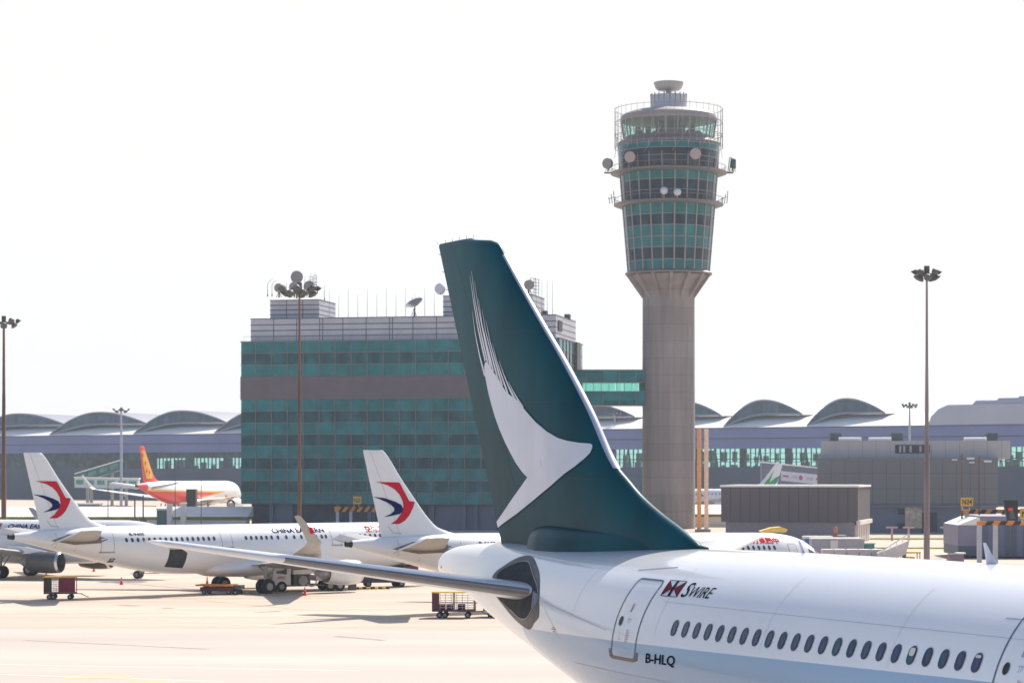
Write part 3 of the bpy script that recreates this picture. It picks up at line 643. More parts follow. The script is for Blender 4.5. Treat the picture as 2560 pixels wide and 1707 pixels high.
while x<LT:
    right=x>xa-20
    wd=15.5 if right else (7,9,14,16)[int(x)%4]; gap=2.4 if right else (7,5,9,4)[int(x)%4]
    if (not right) and x<tx_at(330): gap=wd+gap; wd=0
    if wd:
        if right: ww.append((x,x+wd,16.2,19.8)); ww.append((x,x+wd,13.2,15.9))
        else: ww.append((x,x+wd,13.4,17.4))
        if right: sol.box(x,.3,15.9,x+wd,1.6,16.2)
        else: sol.box(x,.3,17.4,x+wd,1.6,19.8)
    sol.box(x+wd,.3,13.2,x+wd+gap,1.6,19.8)
    nm=int(wd/1.9)
    if wd: mul.box(x,.35,14.9,x+wd,.5,15.05); mul.box(x,.35,18.0,x+wd,.5,18.15)
    for i in range(1,nm): mul.box(x+i*wd/nm-.12,.2,13.2,x+i*wd/nm+.12,.8,19.8)
    if right and wd:
        for q in (.25,.4): mul.prism([(x+wd*q,.9,13.2),(x+wd*q+.5,.9,13.2),(x+wd*.32+.6,.9,19.8),(x+wd*.32,.9,19.8)],(0,.3,0))
    x+=wd+gap
sol.build('glazed_wall',dg,te); mul.build('mullion',dkblue,te)
rs=random.Random(5)
for a,b,c,d in ww: MB().box(a,.5,c,b,.62,d).build('window',mint,te)
for a,b,c,d in ww:
    q=MB()
    for i in range(4):
        u=a+(b-a)*(i+.15+.5*rs.random())/4; q.box(u,4+i,c-1,u+.8+1.6*rs.random(),6+i,c+(d-c)*(.15+.75*rs.random()))
    q.build('interior_block',dkblue,te)
# roof: white vault bays with raised lens clerestories
lens_g=paneM('clerestory_glass',(.05,.09,.12),(.09,.15,.19),(1.5,9),.3,.1,.1,0,.7)
bays=[(-73,132),(128,336),(338,536),(540,740),(745,950),(955,1160),(1165,1370),(1350,1560),(1610,1778),(1812,1982),(2020,2190)]
rim=M('roof_rim_grey',(.24,.25,.30),.5,.1)
edge=0.
xs_b=[(tx_at(a),tx_at(b)) for a,b in bays]
mb=MB(); prof=[(-2.2,27.35),(.5,28.3),(5,29.6),(11,31.0),(18,32.0),(30,32.4)]
n=60; rows=[]
for i in range(n+1):
    x=LT*i/n; rows.append([(x,y,z) for y,z in prof])
mb.loft(rows,False,False); mb.build('roof',roofw,te,40)
for k,(a,b) in enumerate(xs_b):
    Lb=b-a; top=[];bot=[]
    for i in range(25):
        t=i/24.; 
        zt_=27.6+ (37.2-27.6)*min(1,(math.sin(min(1,t/.42)*PI/2))**.9) if t<.42 else 32.0+(37.2-32.0)*math.cos((t-.42)/.58*PI/2)**.9 if t<1 else 32.0
        zb_=27.6+(32.3-27.6)*math.sin(min(1,t/.45)*PI/2)
        top.append((a+Lb*t,zt_)); bot.append((a+Lb*t,min(zb_,zt_-.02)))
    g=MB(); rgF=[(x,-.6+9*min(1,i/10.),z) for i,(x,z) in enumerate(bot)]; rgT=[(x,-.6+9*min(1,i/10.)+.4,z) for i,(x,z) in enumerate(top)]
    g.loft([rgF,rgT],False,False).build('clerestory',lens_g,te)
    g=MB(); r1=[(x,y-.9,z+.35) for (x,y,z) in rgT]; r0=[(x,y-.9,z-.25) for (x,y,z) in rgT]; r2=[(x,y+34,z+.1) for (x,y,z) in rgT]
    g.loft([r0,r1,r2],False,False).build('roof_vault',rim,te,40)
    g=MB(); g.loft([[(x,y-.7,z-.45) for x,y,z in rgF],[(x,y-.7,z+.25) for x,y,z in rgF],[(x,y+.2,z+.25) for x,y,z in rgF]],False,False).build('roof_edge',rim,te)
# stepped flat roofs at the right end
for i,(p0,z1) in enumerate(((2325,34.2),(2400,35.6),(2450,36.4),(2495,37.0))):
    xx=tx_at(p0); g=MB(); pr=[(0,27.5),(1.5,30.5),(5,32.9),(9,z1)]
    g.prism([(xx+a_*(.8 if i==0 else .6),-1.9+i*2.5,b_) for a_,b_ in pr]+[(LT,-1.9+i*2.5,z1),(LT,-1.9+i*2.5,27.5)],(0,40,0)); g.build('stepped_roof',M('step_roof%d'%i,(.42,.42,.50),.5,.1,.06,ns=.1) if i==0 else bpy.data.materials['step_roof0'],te)
# ================================================================ BLOCKS AT THE RIGHT
def slab_building(name,label,px0,px1,D,zs,depth,rot,mats,sidepx=None):
    t=thing(name,label,'building',(X(px1,D),D,0),R(rot)); w_=(X(px1,D)-X(px0,D))/math.cos(R(rot)); return t,w_
def seamed(x0,y0,z0,x1,y1,z1,px_,pz=None):
    m=MB().box(x0,y0,z0,x1,y1,z1); m.cur=1; x=x0+px_
    while x<x1-.3: m.box(x-.05,y0-.02,z0+.02,x+.05,y0-.001,z1-.02); x+=px_
    y=y0+px_
    while y<y1-.3: m.box(x1+.001,y-.05,z0+.02,x1+.02,y+.05,z1-.02); y+=px_
    if pz:
        z=z0+pz
        while z<z1-.3: m.box(x0+.02,y0-.03,z-.04,x1,y0-.021,z+.04); z+=pz
    return m
bb,wb=slab_building('brown_building','windowless brown clad block with a cream right side in front of the grey hangar',1810,2145,356,None,16,-14,None)
dpt=18.
seamed(-wb,0,3.1,0,dpt,8.3,1.45).build('cladding',[brownwall,M('seam_brown',(.06,.05,.055),.7)],bb); MB().box(-wb-.15,-.15,8.3,.15,dpt+.15,8.6).build('coping',roofw,bb)
MB().box(-wb+.6,.5,0,-.6,dpt-.4,3.1).build('base_wall',M('base_grey',(.27,.24,.26),.7),bb)
MB().box(-.2,-.2,2.75,.35,dpt+.2,3.35).build('canopy',creamwall,bb)
m=MB()
for i in range(7): m.box(-.59,1.5+i*2.6,0,-.1,2.6+i*2.6,2.7)
m.build('pillar',creamwall,bb)
hg,wh=slab_building('hangar','long dark grey warehouse with a lighter upper storey behind the right light mast',2052,2495,419,None,30,-9,None)
seamed(-wh,0,5.0,0,60,13.0,2.4,2.7).build('cladding',[greywall,M('seam_grey',(.10,.10,.11),.7)],hg)
seamed(-wh+.6,2.5,13.0,2.2,50,16.1,2.4).build('upper_storey',[lgreywall,M('seam_light',(.30,.29,.30),.7)],hg)
MB().box(-wh+.3,.6,0,-.3,60,5.0).build('base_wall',bluewall,hg); MB().box(-wh,-.3,4.5,0,.6,4.9).build('gutter',bluewall,hg)
MB().box(X(2241,419)-X(2495,419),2.35,13.9,X(2322,419)-X(2495,419)+.4,2.5,15.4).build('louvre_window',dkb,hg)
for q in (.7,1.4,2.5,4.2): MB().box(X(2241,419)-X(2495,419)+q,2.25,14.1,X(2241,419)-X(2495,419)+q+.35,2.34,15.2).build('louvre_post',lgreywall,hg)
MB().box(-13.0,.5,.3,-10.4,.6,3.6).build('door',dkb,hg); MB().box(-wh+14,.5,3.2,-wh+15,.6,4.2).build('vent',dkb,hg); MB().box(-wh+13.8,.5,.8,-wh+15.4,.6,1.7).build('vent',dkb,hg)
MB().box(-wh+15.2,.2,.8,-wh+17.9+.2,.6,4.6).build('sign_board',M('board',(.55,.42,.32),.7,0,.3,ns=1.2),hg)
for px in (2090,2243,2480):
    o=MB().box(-1.0,0,0,1.0,2.2,1.5).build('roof_vent',M('vent_green',(.06,.09,.085),.6) if px==2090 else bpy.data.materials['vent_green']); o.location=(X(px,432),432,16.1)
    tag(o,{2090:'dark green roof unit at the left end of the hangar roof',2243:'dark green roof unit near the middle of the hangar roof',2480:'dark green roof unit at the right end of the hangar roof'}[px],'roof unit')
for px in (2125,2200,2438):
    o=MB().tube((-2,0,0.35),(2,0,.35),.35,n=10).box(-1.8,-.2,-.01,-1.5,.2,.3).box(1.5,-.2,-.01,1.8,.2,.3).build('roof_duct',roofw,None,40); o.location=(X(px,430),430,16.11)
    tag(o,{2125:'pale roof duct left on the hangar roof, beside the left dark unit',2200:'pale roof duct left of the middle dark unit on the hangar roof',2438:'pale roof duct beside the rightmost dark unit on the hangar roof'}[px],'duct')
sh=thing('shed','grey metal shed with a sloping lit roof behind the striped gantry','shed',(X(2395,292),292,0),R(-3))
shw=M('shed_panel',(.24,.22,.30),.5,.2,.06,ns=.8); shd=M('shed_panel_dark',(.09,.115,.15),.5,.2,.06,ns=.8); shb=M('shed_panel_blue',(.15,.16,.24),.5,.2,.06,ns=.6)
wS=X(2640,292)-X(2395,292)
MB().box(0,0,1.5,2.6,14,4.0).build('side_panel',shw,sh); MB().box(.02,.02,.3,2.58,13.9,1.5).build('lower_panel',shd,sh)
MB().box(2.6,-.1,0.2,wS,14,4.6).build('front_wall',shb,sh); MB().box(2.58,-.15,4.6,wS,14,5.1).build('fascia',shw,sh)
MB().prism([(0,-.2,4.0),(2.6,-.2,4.0),(2.6,-.2,4.9),(2.2,-.2,4.9)],(0,14,0)).build('roof',roofw,sh)
m=MB()
for q in (3.0,4.2,5.6,6.4,7.8): m.box(q,-.2,.3,q+.6,-.101,4.5)
m.build('door_panel',shd,sh)
# long low wall at the left and the similar one beyond the tower
for i,(a,b) in enumerate(((-80,620),(1735,1830))):
    t=thing('low_building',('long low cream shed in front of the terminal left of the office block','short low cream shed beyond the foot of the control tower')[i],'shed',(X(a,438),438 if i==0 else 470,0))
    D=438 if i==0 else 470; t.location=(X(a,D),D,0); wq=X(b,D)-X(a,D)
    MB().prism([(0,0,2.55),(0,9,4.3),(0,9,2.4)],(wq,0,0)).build('roof_panel',creamwall,t); MB().box(0.05,.2,2.0,wq-.1,7.8,2.55).build('trim',grass,t); MB().box(.3,.5,0,wq-.5,7.5,2.0).build('wall',creamwall,t)
# ================================================================ NEAR AIRLINER (green tail)
HT=[(-.16,7.42),(0,7.58),(.45,7.74),(1.31,7.88),(2.49,7.97),(3.71,8.03),(6,8.05),(9.66,8.09),(14.94,8.25),(17.6,8.30),(20,8.33),(25,8.36),(56,8.36),(58,8.2),(60,7.6),(61.5,6.8),(62.8,5.9),(63.5,5.2),(63.7,4.75)]
HB=[(-.16,6.95),(0,6.88),(1.92,6.5),(3,6.21),(4,5.93),(5.7,5.51),(7,5.2),(8,4.98),(9.2,4.68),(10.5,4.36),(12,3.98),(14,3.52),(16,3.13),(18,2.87),(20,2.74),(23,2.70),(56,2.70),(60,2.9),(62,3.4),(63.3,4.1),(63.7,4.6)]
HW=[(-.16,.22),(0,.33),(.8,.52),(2,.78),(4,1.12),(6,1.45),(8,1.76),(10,2.04),(12,2.27),(14,2.47),(16,2.63),(18,2.74),(20,2.8),(23,2.82),(56,2.82),(59,2.5),(61.5,1.8),(63,.9),(63.7,.15)]
he=thing('airliner','white wide-body jet in the foreground, tall dark green tail with white wing stroke','airliner',(-163/83.,F/83.,0),rot=(0,.0089,R(-63.8)))
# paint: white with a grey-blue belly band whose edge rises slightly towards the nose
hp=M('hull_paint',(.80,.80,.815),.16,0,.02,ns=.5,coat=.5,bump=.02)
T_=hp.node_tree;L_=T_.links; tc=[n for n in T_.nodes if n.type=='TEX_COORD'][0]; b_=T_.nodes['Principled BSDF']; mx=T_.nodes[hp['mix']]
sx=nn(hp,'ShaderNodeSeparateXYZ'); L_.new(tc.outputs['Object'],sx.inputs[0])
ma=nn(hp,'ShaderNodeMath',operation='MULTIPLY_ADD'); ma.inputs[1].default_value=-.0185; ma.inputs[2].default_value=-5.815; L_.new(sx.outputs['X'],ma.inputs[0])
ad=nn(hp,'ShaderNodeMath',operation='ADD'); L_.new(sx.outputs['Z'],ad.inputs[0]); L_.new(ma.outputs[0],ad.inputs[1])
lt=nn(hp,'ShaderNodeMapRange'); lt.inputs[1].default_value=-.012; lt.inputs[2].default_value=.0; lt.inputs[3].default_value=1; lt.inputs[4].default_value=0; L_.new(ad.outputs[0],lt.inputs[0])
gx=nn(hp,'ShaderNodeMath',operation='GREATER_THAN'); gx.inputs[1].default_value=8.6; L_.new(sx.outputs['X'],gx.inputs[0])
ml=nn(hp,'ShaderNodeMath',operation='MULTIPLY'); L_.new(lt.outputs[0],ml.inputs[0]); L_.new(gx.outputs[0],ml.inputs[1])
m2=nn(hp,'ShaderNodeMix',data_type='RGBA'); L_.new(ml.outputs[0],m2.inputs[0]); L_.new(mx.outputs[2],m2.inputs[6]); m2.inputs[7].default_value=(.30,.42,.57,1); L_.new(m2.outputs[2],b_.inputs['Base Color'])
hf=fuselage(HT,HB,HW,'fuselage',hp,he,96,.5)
hs=skinfn(HT,HB,HW,.004); hs2=skinfn(HT,HB,HW,.012); hs3=skinfn(HT,HB,HW,.02)
# skin joints
jm=M('joint_grey',(.33,.35,.40),.5)
for pth,q in (([(2.9,7.9),(2.75,7.4),(2.8,6.9),(2.95,6.5)],.014),([(14.5,7.74),(16.2,7.88)],.02),([(17,7.12),(40,7.2)],.006),([(29.5,7.5),(33,7.52)],.02)): jb=MB(); strip(dense(pth,.2),q,hs,jb); jb.build('skin_joint',jm,he)
for pth in ([(10.45,6.6),(11.2,6.2),(11.6,5.9)],[(10.3,6.75),(14.6,6.3)]):
    jb=MB(); strip(dense(pth,.15),.010,hs,jb); jb.build('skin_joint',jm,he)
MB().lathe((-.155,0,7.185),(-1,0,0),[(-.03,.235),(.02,.235),(.02,.2),(-.25,.17),(-.25,.02)],28,False).build('exhaust',under,he,40)
ls=M('lap_joint',(.66,.67,.70),.5)
for xq in (12.4,17.15,21.9,26.6):
    jb=MB(); a0,b0=(7.9,6.35); strip(dense([(xq,a0),(xq,b0)],.15),.012,hs,jb); strip(dense([(xq+.0,6.2),(xq,4.6)],.15),.012,hs,jb) if 0 else None; jb.build('lap_joint',ls,he)
jb=MB(); strip(dense([(12.4,5.35),(40,5.35)],.5),.010,hs,jb); jb.build('lap_joint',jm,he)
jb=MB(); strip(dense(rrect(18.9,4.55,20.3,5.05,.08,3)+[rrect(18.9,4.55,20.3,5.05,.08,3)[0]],.2)[:-1],.012,hs,jb,True); jb.build('access_panel',jm,he)
c=[(.55+.05*math.cos(a),7.2+.04*math.sin(a)) for a in [2*PI*i/10 for i in range(10)]]; MB().poly([hs(*p) for p in c]).build('drain_hole',black,he)
# fin
FLE=[(8.0,15.3),(8.23,15.03),(8.68,14.01),(9.05,12.96),(9.5,11.88),(9.87,11.21),(10.24,10.58),(11.75,9.12),(13.08,7.65),(14.32,6.13),(15.42,4.81),(16.3,3.79),(16.58,3.48),(16.74,3.03),(16.88,1.6)]
FTE=[(7.95,3.72),(16.88,-.74)]
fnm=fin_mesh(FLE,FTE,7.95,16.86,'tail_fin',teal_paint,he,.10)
le,te_,th=fin_fns(FLE,FTE)
def fskin(off=.012): return lambda x,z:(x,-(th(x,z)+off),z)
# base fairing bulging at the fin root
fb=[]
for x,wd,zz in ((5.9,.12,8.2),(6.15,.42,8.45),(6.5,.58,8.58),(7.2,.68,8.63),(8.5,.72,8.62),(10,.66,8.6),(12,.5,8.6),(14,.3,8.45),(15.2,.08,8.3)):
    zb_=7.75; fb.append([(x,wd*math.copysign(abs(math.sin(a))**.6,math.sin(a)),zb_+(zz-zb_)*(abs(math.cos(a))**.7 if math.cos(a)>0 else -.2*abs(math.cos(a)))) for a in [2*PI*i/24 for i in range(24)]])
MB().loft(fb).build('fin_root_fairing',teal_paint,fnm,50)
# bright metal leading edge
rg=[]
for i in range(26):
    z=10.2+(16.28-10.2)*i/25; a,b=le(z),te_(z); c_=a-b; e=.012
    pts=[(a+.012-s*c_,naca(s,.10 if c_<8 else .8/c_)*c_+e,z) for s in (0,.001,.003,.005,.008)]
    rg.append([pts[-1],pts[-2],pts[-3],pts[-4],pts[0]]+[(p[0],-p[1],p[2]) for p in pts[1:]])
MB().loft(rg,False,False).build('leading_edge',M('edge_metal',(.60,.60,.68),.25,.55,.04),fnm,50)
rj=MB(); strip(dense([(5.72,8.4),(.62,16.7)],.5),.02,fskin(.006),rj); rj.build('rudder_gap',M('gap_green',(.002,.02,.026),.5),fnm)
pj=bpy.data.materials['gap_green']
for pth in ([(7.9,8.9),(2.6,16.6)],[(4.4,10.0),(10.6,9.9)],[(3.3,12.0),(8.7,12.0)],[(2.3,14.0),(6.3,14.0)],[(10.4,9.9),(9.3,8.7)]): rj=MB(); strip(dense(pth,.3),.009,fskin(.007),rj); rj.build('panel_joint',pj,fnm)
wk=MB()
for q in range(6): wk.tube((-.74+.5*q,0,16.9),(-.9+.5*q if q==0 else -.76+.5*q,0,17.02),.006,n=4)
for q in range(5): z=16.6-q*.55; x=te_(z); wk.tube((x,0,z),(x-.12,0,z+.02),.012,n=4)
wk.build('static_wick',black,fnm)
emb=M('emblem_white',(.62,.64,.74),.25,0,.05,scale=(1,1,.3),ns=1.2,coat=.4)
body=[[9.557,10.85],[9.65,10.816],[9.674,10.743],[9.629,10.607],[9.389,10.436],[8.968,10.238],[8.471,10.063],[7.55,9.706],[6.375,9.31],[5.104,8.909],[3.929,8.582],[3.506,8.449],[3.419,8.621],[3.968,8.898],[4.594,9.226],[5.354,9.601],[5.866,9.864],[5.982,9.926],[5.63,10.067],[5.181,10.322],[4.784,10.606],[4.383,10.919],[3.982,11.288],[3.649,11.66],[3.387,12.034],[3.193,12.355],[2.981,12.812],[2.933,13.105],[3.048,13.234],[3.264,13.174],[3.433,13.089],[3.611,12.951],[3.748,12.868],[4.022,12.729],[4.222,12.566],[4.555,12.349],[4.887,12.228],[5.213,12.128],[5.47,12.045],[5.784,11.86],[6.155,11.675],[6.637,11.441],[7.331,11.182],[7.984,11.003],[8.489,10.927],[9.041,10.876]]
st=[[[1.959,15.784],[2.213,15.006],[2.528,14.187],[3.021,13.262]],[[2.077,15.916],[2.33,14.999],[2.742,14.07],[3.233,13.148]],[[2.296,15.617],[2.567,14.825],[2.957,14.007],[3.431,13.062]],[[2.076,14.756],[2.264,14.092],[2.57,13.438],[2.938,12.84]],[[2.591,15.08],[2.831,14.332],[3.223,13.625],[3.652,12.923]],[[2.849,14.757],[3.106,14.107],[3.499,13.456],[3.978,12.704]],[[3.132,14.434],[3.444,13.774],[3.836,13.18],[4.315,12.485]],[[3.624,13.74],[3.908,13.23],[4.3,12.747],[4.713,12.257]],[[4.087,13.234],[4.399,12.848],[4.762,12.474],[5.238,12.075]],[[4.74,12.62],[5.049,12.363],[5.406,12.098],[5.784,11.845]]]
te_0=te_
em=decal([tuple(p) for p in body],fskin(.028),'tail_emblem',emb,fnm,.18)
sm=MB()
for s_ in st:
    p=dense(s_,.15); n_=len(p); strip(p,[.012+.085*min(1,i/n_*1.3) for i in range(n_)],fskin(.022),sm)
sm.build('emblem_stroke',emb,em)
# thin dark gaps running down into the emblem
gm=MB()
for s_ in ([(3.25,13.0),(3.55,12.45)],[(3.65,12.85),(3.86,12.45)],[(4.0,12.7),(4.3,12.3)],[(4.5,12.35),(4.78,12.1)],[(4.95,12.2),(5.3,11.75)],[(3.05,12.9),(3.3,12.35)]): strip(dense(s_,.1),.045,fskin(.018),gm)
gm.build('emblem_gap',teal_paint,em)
# tailplanes with metal leading edges
stab_m=M('stab_paint',(.70,.71,.74),.3,0,.05,ns=1,coat=.2)
for s in (-1,1):
    secs=[(9.55,4.9,s*1.45,6.88,.11),(9.3,4.85,s*1.9,6.95,.11),(2.5,.72,s*9.6,8.08,.095),(2.1,.62,s*9.72,8.10,.04)]
    o=wing(secs,'tailplane',stab_m,he)
    rg=[]
    for (xl,xt,y,z,tcx) in secs[1:3]:
        c_=xl-xt; ss=(0,.004,.015,.035,.06,.085); su=(0,.001,.003,.006,.009,.012)
        up=[(xl+.012-q*c_,y,z+naca(q,tcx)*c_+.006) for q in su]; lo=[(xl+.012-q*c_,y,z-naca(q,tcx)*c_-.006) for q in ss]
        rg.append(up[::-1]+lo[1:])
    full=[[tuple(Vector(a).lerp(Vector(b),t/12)) for a,b in zip(rg[0],rg[1])] for t in range(13)]
    MB().loft(full[:9],False,False).build('leading_edge',M('stab_edge',(.22,.21,.22),.42,.45,.08) if s==-1 else bpy.data.materials['stab_edge'],o,60)
    MB().loft(full[8:],False,False).build('outer_leading_edge',stab_m,o,60)
    jj=MB()
    for t in (.18,.33,.5,.66,.82): 
        a=Vector((9.3,s*1.9,6.95)).lerp(Vector((2.5,s*9.6,8.08)),t); c_=(4.45)*(1-t)+1.78*t; 
    # root seal plate on the hull side
fair=[(5.96,7.14),(5.94,7.22),(6.1,7.37),(6.35,7.47),(6.59,7.62),(6.86,7.76),(7.29,7.81),(7.67,7.79),(8.12,7.71),(8.73,7.55),(9.18,7.41),(9.69,7.12),(10.03,6.74),(10.19,6.39),(10.06,6.27),(9.74,6.15),(9.47,5.99),(9.18,5.94),(8.64,6.01),(7.92,6.19),(7.21,6.45),(6.74,6.61),(6.39,6.7)]
fairin=[(6.33,7.16),(6.26,7.29),(6.73,7.49),(7.35,7.66),(7.84,7.66),(8.28,7.55),(8.97,7.32),(9.69,7.06),(9.92,6.77),(9.71,6.56),(9.4,6.3),(8.98,6.2),(8.45,6.22),(7.9,6.39),(7.37,6.5),(6.75,6.63)]
def smooth_loop(p,n=3):
    for _ in range(n):
        q=[]
        for i in range(len(p)):
            a=Vector(p[i]);b=Vector(p[(i+1)%len(p)]); q+=[tuple(a.lerp(b,.25)),tuple(a.lerp(b,.75))]
        p=q
    return p
fair_s=smooth_loop(fair,2); in_s=smooth_loop(fairin,2)
sp=decal(fair_s,hs2,'seal_plate',M('seal_plate',(.15,.13,.12),.6,.1,.3,ns=3),he,.14)
decal(in_s,hs3,'seal_recess',M('seal_recess',(.040,.042,.05),.75,0,.3,ns=3,spec=.2),sp,.14)
tb=MB(); p=[hs3(*q) for q in in_s[10:52]]
for a,b in zip(p,p[1:]): tb.tube(a,b,.016,n=5)
tb.build('seal_edge',grey_al,sp,60)
MB().tube(hs3(9.75,6.9),hs3(9.85,6.62),.07,.05,8).tube(hs3(9.55,6.95),hs3(9.7,6.55),.05,.05,8).build('hinge',steel,sp,40)
# windows, doors
hwd=[(18.02+ (29.35-18.02)*i/22.,6.58+.09*i/22.) for i in range(23)]
wf=M('window_frame',(.055,.065,.10),.35,.3,.1)
blind=M('window_blind',(.62,.60,.58),.6)
for i,(x,z) in enumerate(hwd):
    o=window(x+.012,z,.262,.37,hs2,he,(wf,pane_set[(i*7)%5]))
    if i in (18,22):
        h_=(.155,.06)[i==22]; q=rrect(x+.012-.085,z+.145-h_,x+.012+.085,z+.145,.05,3); MB().poly([tuple(Vector(hs2(*v))+Vector((0,-.010,0))) for v in q]).build('blind',blind,o)
sealm=M('door_seal_grey',(.10,.14,.20),.45,.2)
def big_door(x0,x1,z0,z1):
    f=hs2; d=decal(rrect(x0,z0,x1,z1,.1,3),hs,'door',hp,he,.25)
    p=rrect(x0,z0,x1,z1,.12,4); strip(dense(p+[p[0]],.15)[:-1],.042,f,MB(),True).build('door_seal',sealm,d)
    q=dense([(x0-.1,z0+.18),(x0-.07,z0+.02),(x0+.05,z0-.02),(x1-.05,z0-.02),(x1+.1,z0+.02),(x1+.12,z0+.18)],.12); strip(q,.075,hs3,MB()).build('sill_guard',M('sill_bronze',(.16,.12,.10),.4,.6) if 'sill_bronze' not in bpy.data.materials else bpy.data.materials['sill_bronze'],d)
    cx=x0+.27; cz=z0+.85; MB().poly([hs3(cx+.09*math.cos(2*PI*i/18),cz+.115*math.sin(2*PI*i/18)) for i in range(18)]).build('door_window',black,d)
    # small red and grey stencil notes beside the handle
    mk=MB(); mk2=MB()
    strip([(x0+.72,z0+.35),(x0+.72,z0+.68)],.022,hs3,mk)
    rs=random.Random(3)
    for k in range(6): strip([(x0+.76,z0+.40+k*.05),(x0+.80+rs.random()*.10,z0+.40+k*.05)],.014,hs3,mk)
    for k in range(4): strip([(x0+.34,z0+.36+k*.07),(x0+.34+.02+rs.random()*.05,z0+.36+k*.07)],.02,hs3,mk)
    strip([(x0+.60,z0+.92),(x0+.76,z0+.92)],.014,hs3,mk2); strip([(x0+.64,z0+.92),(x0+.64,z0+.80)],.012,hs3,mk2); strip([(x0+.71,z0+.92),(x0+.71,z0+.82)],.012,hs3,mk2); strip([(x0+.60,z0+1.08),(x0+.60,z0+1.27)],.06,hs3,mk2)
    mk.build('stencil',M('stencil_red',(.45,.16,.20),.6) if 'stencil_red' not in bpy.data.materials else bpy.data.materials['stencil_red'],d); mk2.build('stencil',jm,d)
    # door trim seam follows the leaning edges
    return d
big_door(15.02,16.32,5.72,7.56); big_door(30.0,31.3,5.78,7.60)
mk=MB(); strip([(11.15,6.14),(11.32,6.14)],.02,hs2,mk); strip([(11.1,6.10),(11.42,6.10)],.02,hs2,mk); strip([(11.22,6.04),(11.32,6.04)],.03,hs2,mk); mk.build('stencil',bpy.data.materials['stencil_red'],he)
# registration and the company flag with its name, following the skin
letter('B-HLQ',1.46,.27,lambda x,y:hs2(16.92+x,5.66+y+.03*x),'registration',ink,he,bold=.02)
def flagp(x,z): return hs2(x,z)
fx=[(16.56,7.59),(17.35,7.60),(17.42,7.25),(16.65,7.24)]
def bil(u,v): 
    a=Vector(fx[3]).lerp(Vector(fx[2]),u); b=Vector(fx[0]).lerp(Vector(fx[1]),u); return tuple(a.lerp(b,v))
def bplace(off): return lambda u,v: off(*bil(u,v))
fl=decal([(0,0),(1,0),(1,1),(0,1)],bplace(hs),'company_flag',emb,he,.25)
decal([(0,0),(.46,.5),(0,1)],bplace(hs2),'red_triangle',M('flag_red',(.16,.006,.02),.7,spec=.1),fl,.25); decal([(1,0),(1,1),(.54,.5)],bplace(hs2),'red_triangle',bpy.data.materials['flag_red'],fl,.25)
strip(dense([(.5,0),(.5,1)],.2),.13,bplace(hs3),MB()).build('bar',ink,fl); strip(dense([(0,0),(1,0),(1,1),(0,1),(0,0)],.2)[:-1],.035,bplace(hs2),MB(),True).build('border',ink,fl)
letter('S',.30,.33,lambda x,y:hs2(17.56+x,7.26+y-.00*x),'company_name',ink,he,shear=.15,bold=.004)
letter('WIRE',1.02,.235,lambda x,y:hs2(17.88+x,7.275+y+.015*x),'company_name',ink,he,shear=.15,bold=.0)
# rest of the airframe outside or below the picture
for s in (-1,1):
    wg=wing([(37.5,25.5,s*2.0,3.2,.13),(31.5,25.6,s*9.5,4.0,.11),(21.5,18.6,s*28,5.6,.10)],'wing',stab_m,he)
    wing([(21.5,18.6,s*28,5.6,.10),(20.5,18.2,s*28.8,6.0,.09,s*.7),(18.6,17.6,s*29.8,7.6,.07,s*1.2)],'winglet',stab_m,wg)
    engine(38.5,s*9.4,2.35,1.45,6.2,he,white); gear(28.5,s*5.3,3.6,he,.68,.6)
gear(57,0,3.0,he,.5,.35,'nose_gear')
# blade antennas on the crown
ba=M('blade_white',(.60,.62,.72),.4)
for x,h_ in ((19.45,.27),(26.35,.42)):
    zc=interp(HT,x); kk=.45 if h_<.3 else 1; rgq=[aero_ring(x+.26*kk,x-.10*kk,.14,lambda a,t:(a,t,zc-.03)),aero_ring(x-.12,x-.22,.14,lambda a,t:(a,t,zc+h_))]
    MB().loft(rgq).build('blade_antenna',ba,he,50)
# ================================================================ OTHER AIRLINERS
redp=[(1.94,9.53),(3.83,9.51),(3.95,9.38),(4.68,8.18),(5.18,8.13),(5.03,7.75),(4.68,7.15),(4.32,6.77),(3.88,6.53),(3.18,6.53),(3.63,6.82),(3.97,7.24),(4.19,7.75),(4.12,8.18),(3.88,8.61),(3.48,8.99),(2.88,9.29)]
navp=[(1.75,8.46),(2.68,8.37),(3.48,8.14),(3.97,7.92),(4.15,7.67),(4.10,7.41),(3.88,7.24),(3.28,7.12),(2.63,7.01),(3.18,7.25),(3.43,7.46),(3.43,7.67),(3.18,7.89),(2.78,8.10),(2.29,8.29)]
def tail_mark(root):
    le,te_,th=fin_fns(NFLE,NFTE); fin=[c for c in root.children if c.name.startswith('tail_fin')][0]
    f=lambda o:(lambda x,z:(x,-(th(x,z)+o),z))
    decal(redp,f(.02),'red_swallow',red,fin,.3); decal(navp,f(.03),'blue_swallow',navy,fin,.3)
    g=MB(); strip(dense([(3.95,5.75),(1.45,11.7)],.5),.025,f(.012),g); strip(dense([(3.0,6.35),(3.4,5.9),(4.1,5.85)],.2),.05,f(.012),g); g.build('rudder_gap',jm,fin)
winf=M('small_window',(.10,.11,.14),.3,.2,.1)
def trim(root,sk,wins,doors,texts,L=44.5):
    for x in wins: window(x,4.72,.26,.36,sk,root,(winf,win_glass))
    for d_ in doors: door(*d_,sk,root,.045,steel)
    for body_,x,z,w_,h_,mt in texts: letter(body_,w_,h_,(lambda x0,z0:(lambda a,b:sk(x0+a,z0+b)))(x,z),'lettering',mt,root,bold=.035 if h_>.3 else .02)
    for pth in ([(3.4,5.6),(3.55,4.7),(3.5,4.0)],[(5.2,4.1),(5.1,3.6)]): g=MB(); strip(dense(pth,.2),.03,sk,g); g.build('skin_joint',jm,root)
P0=.534
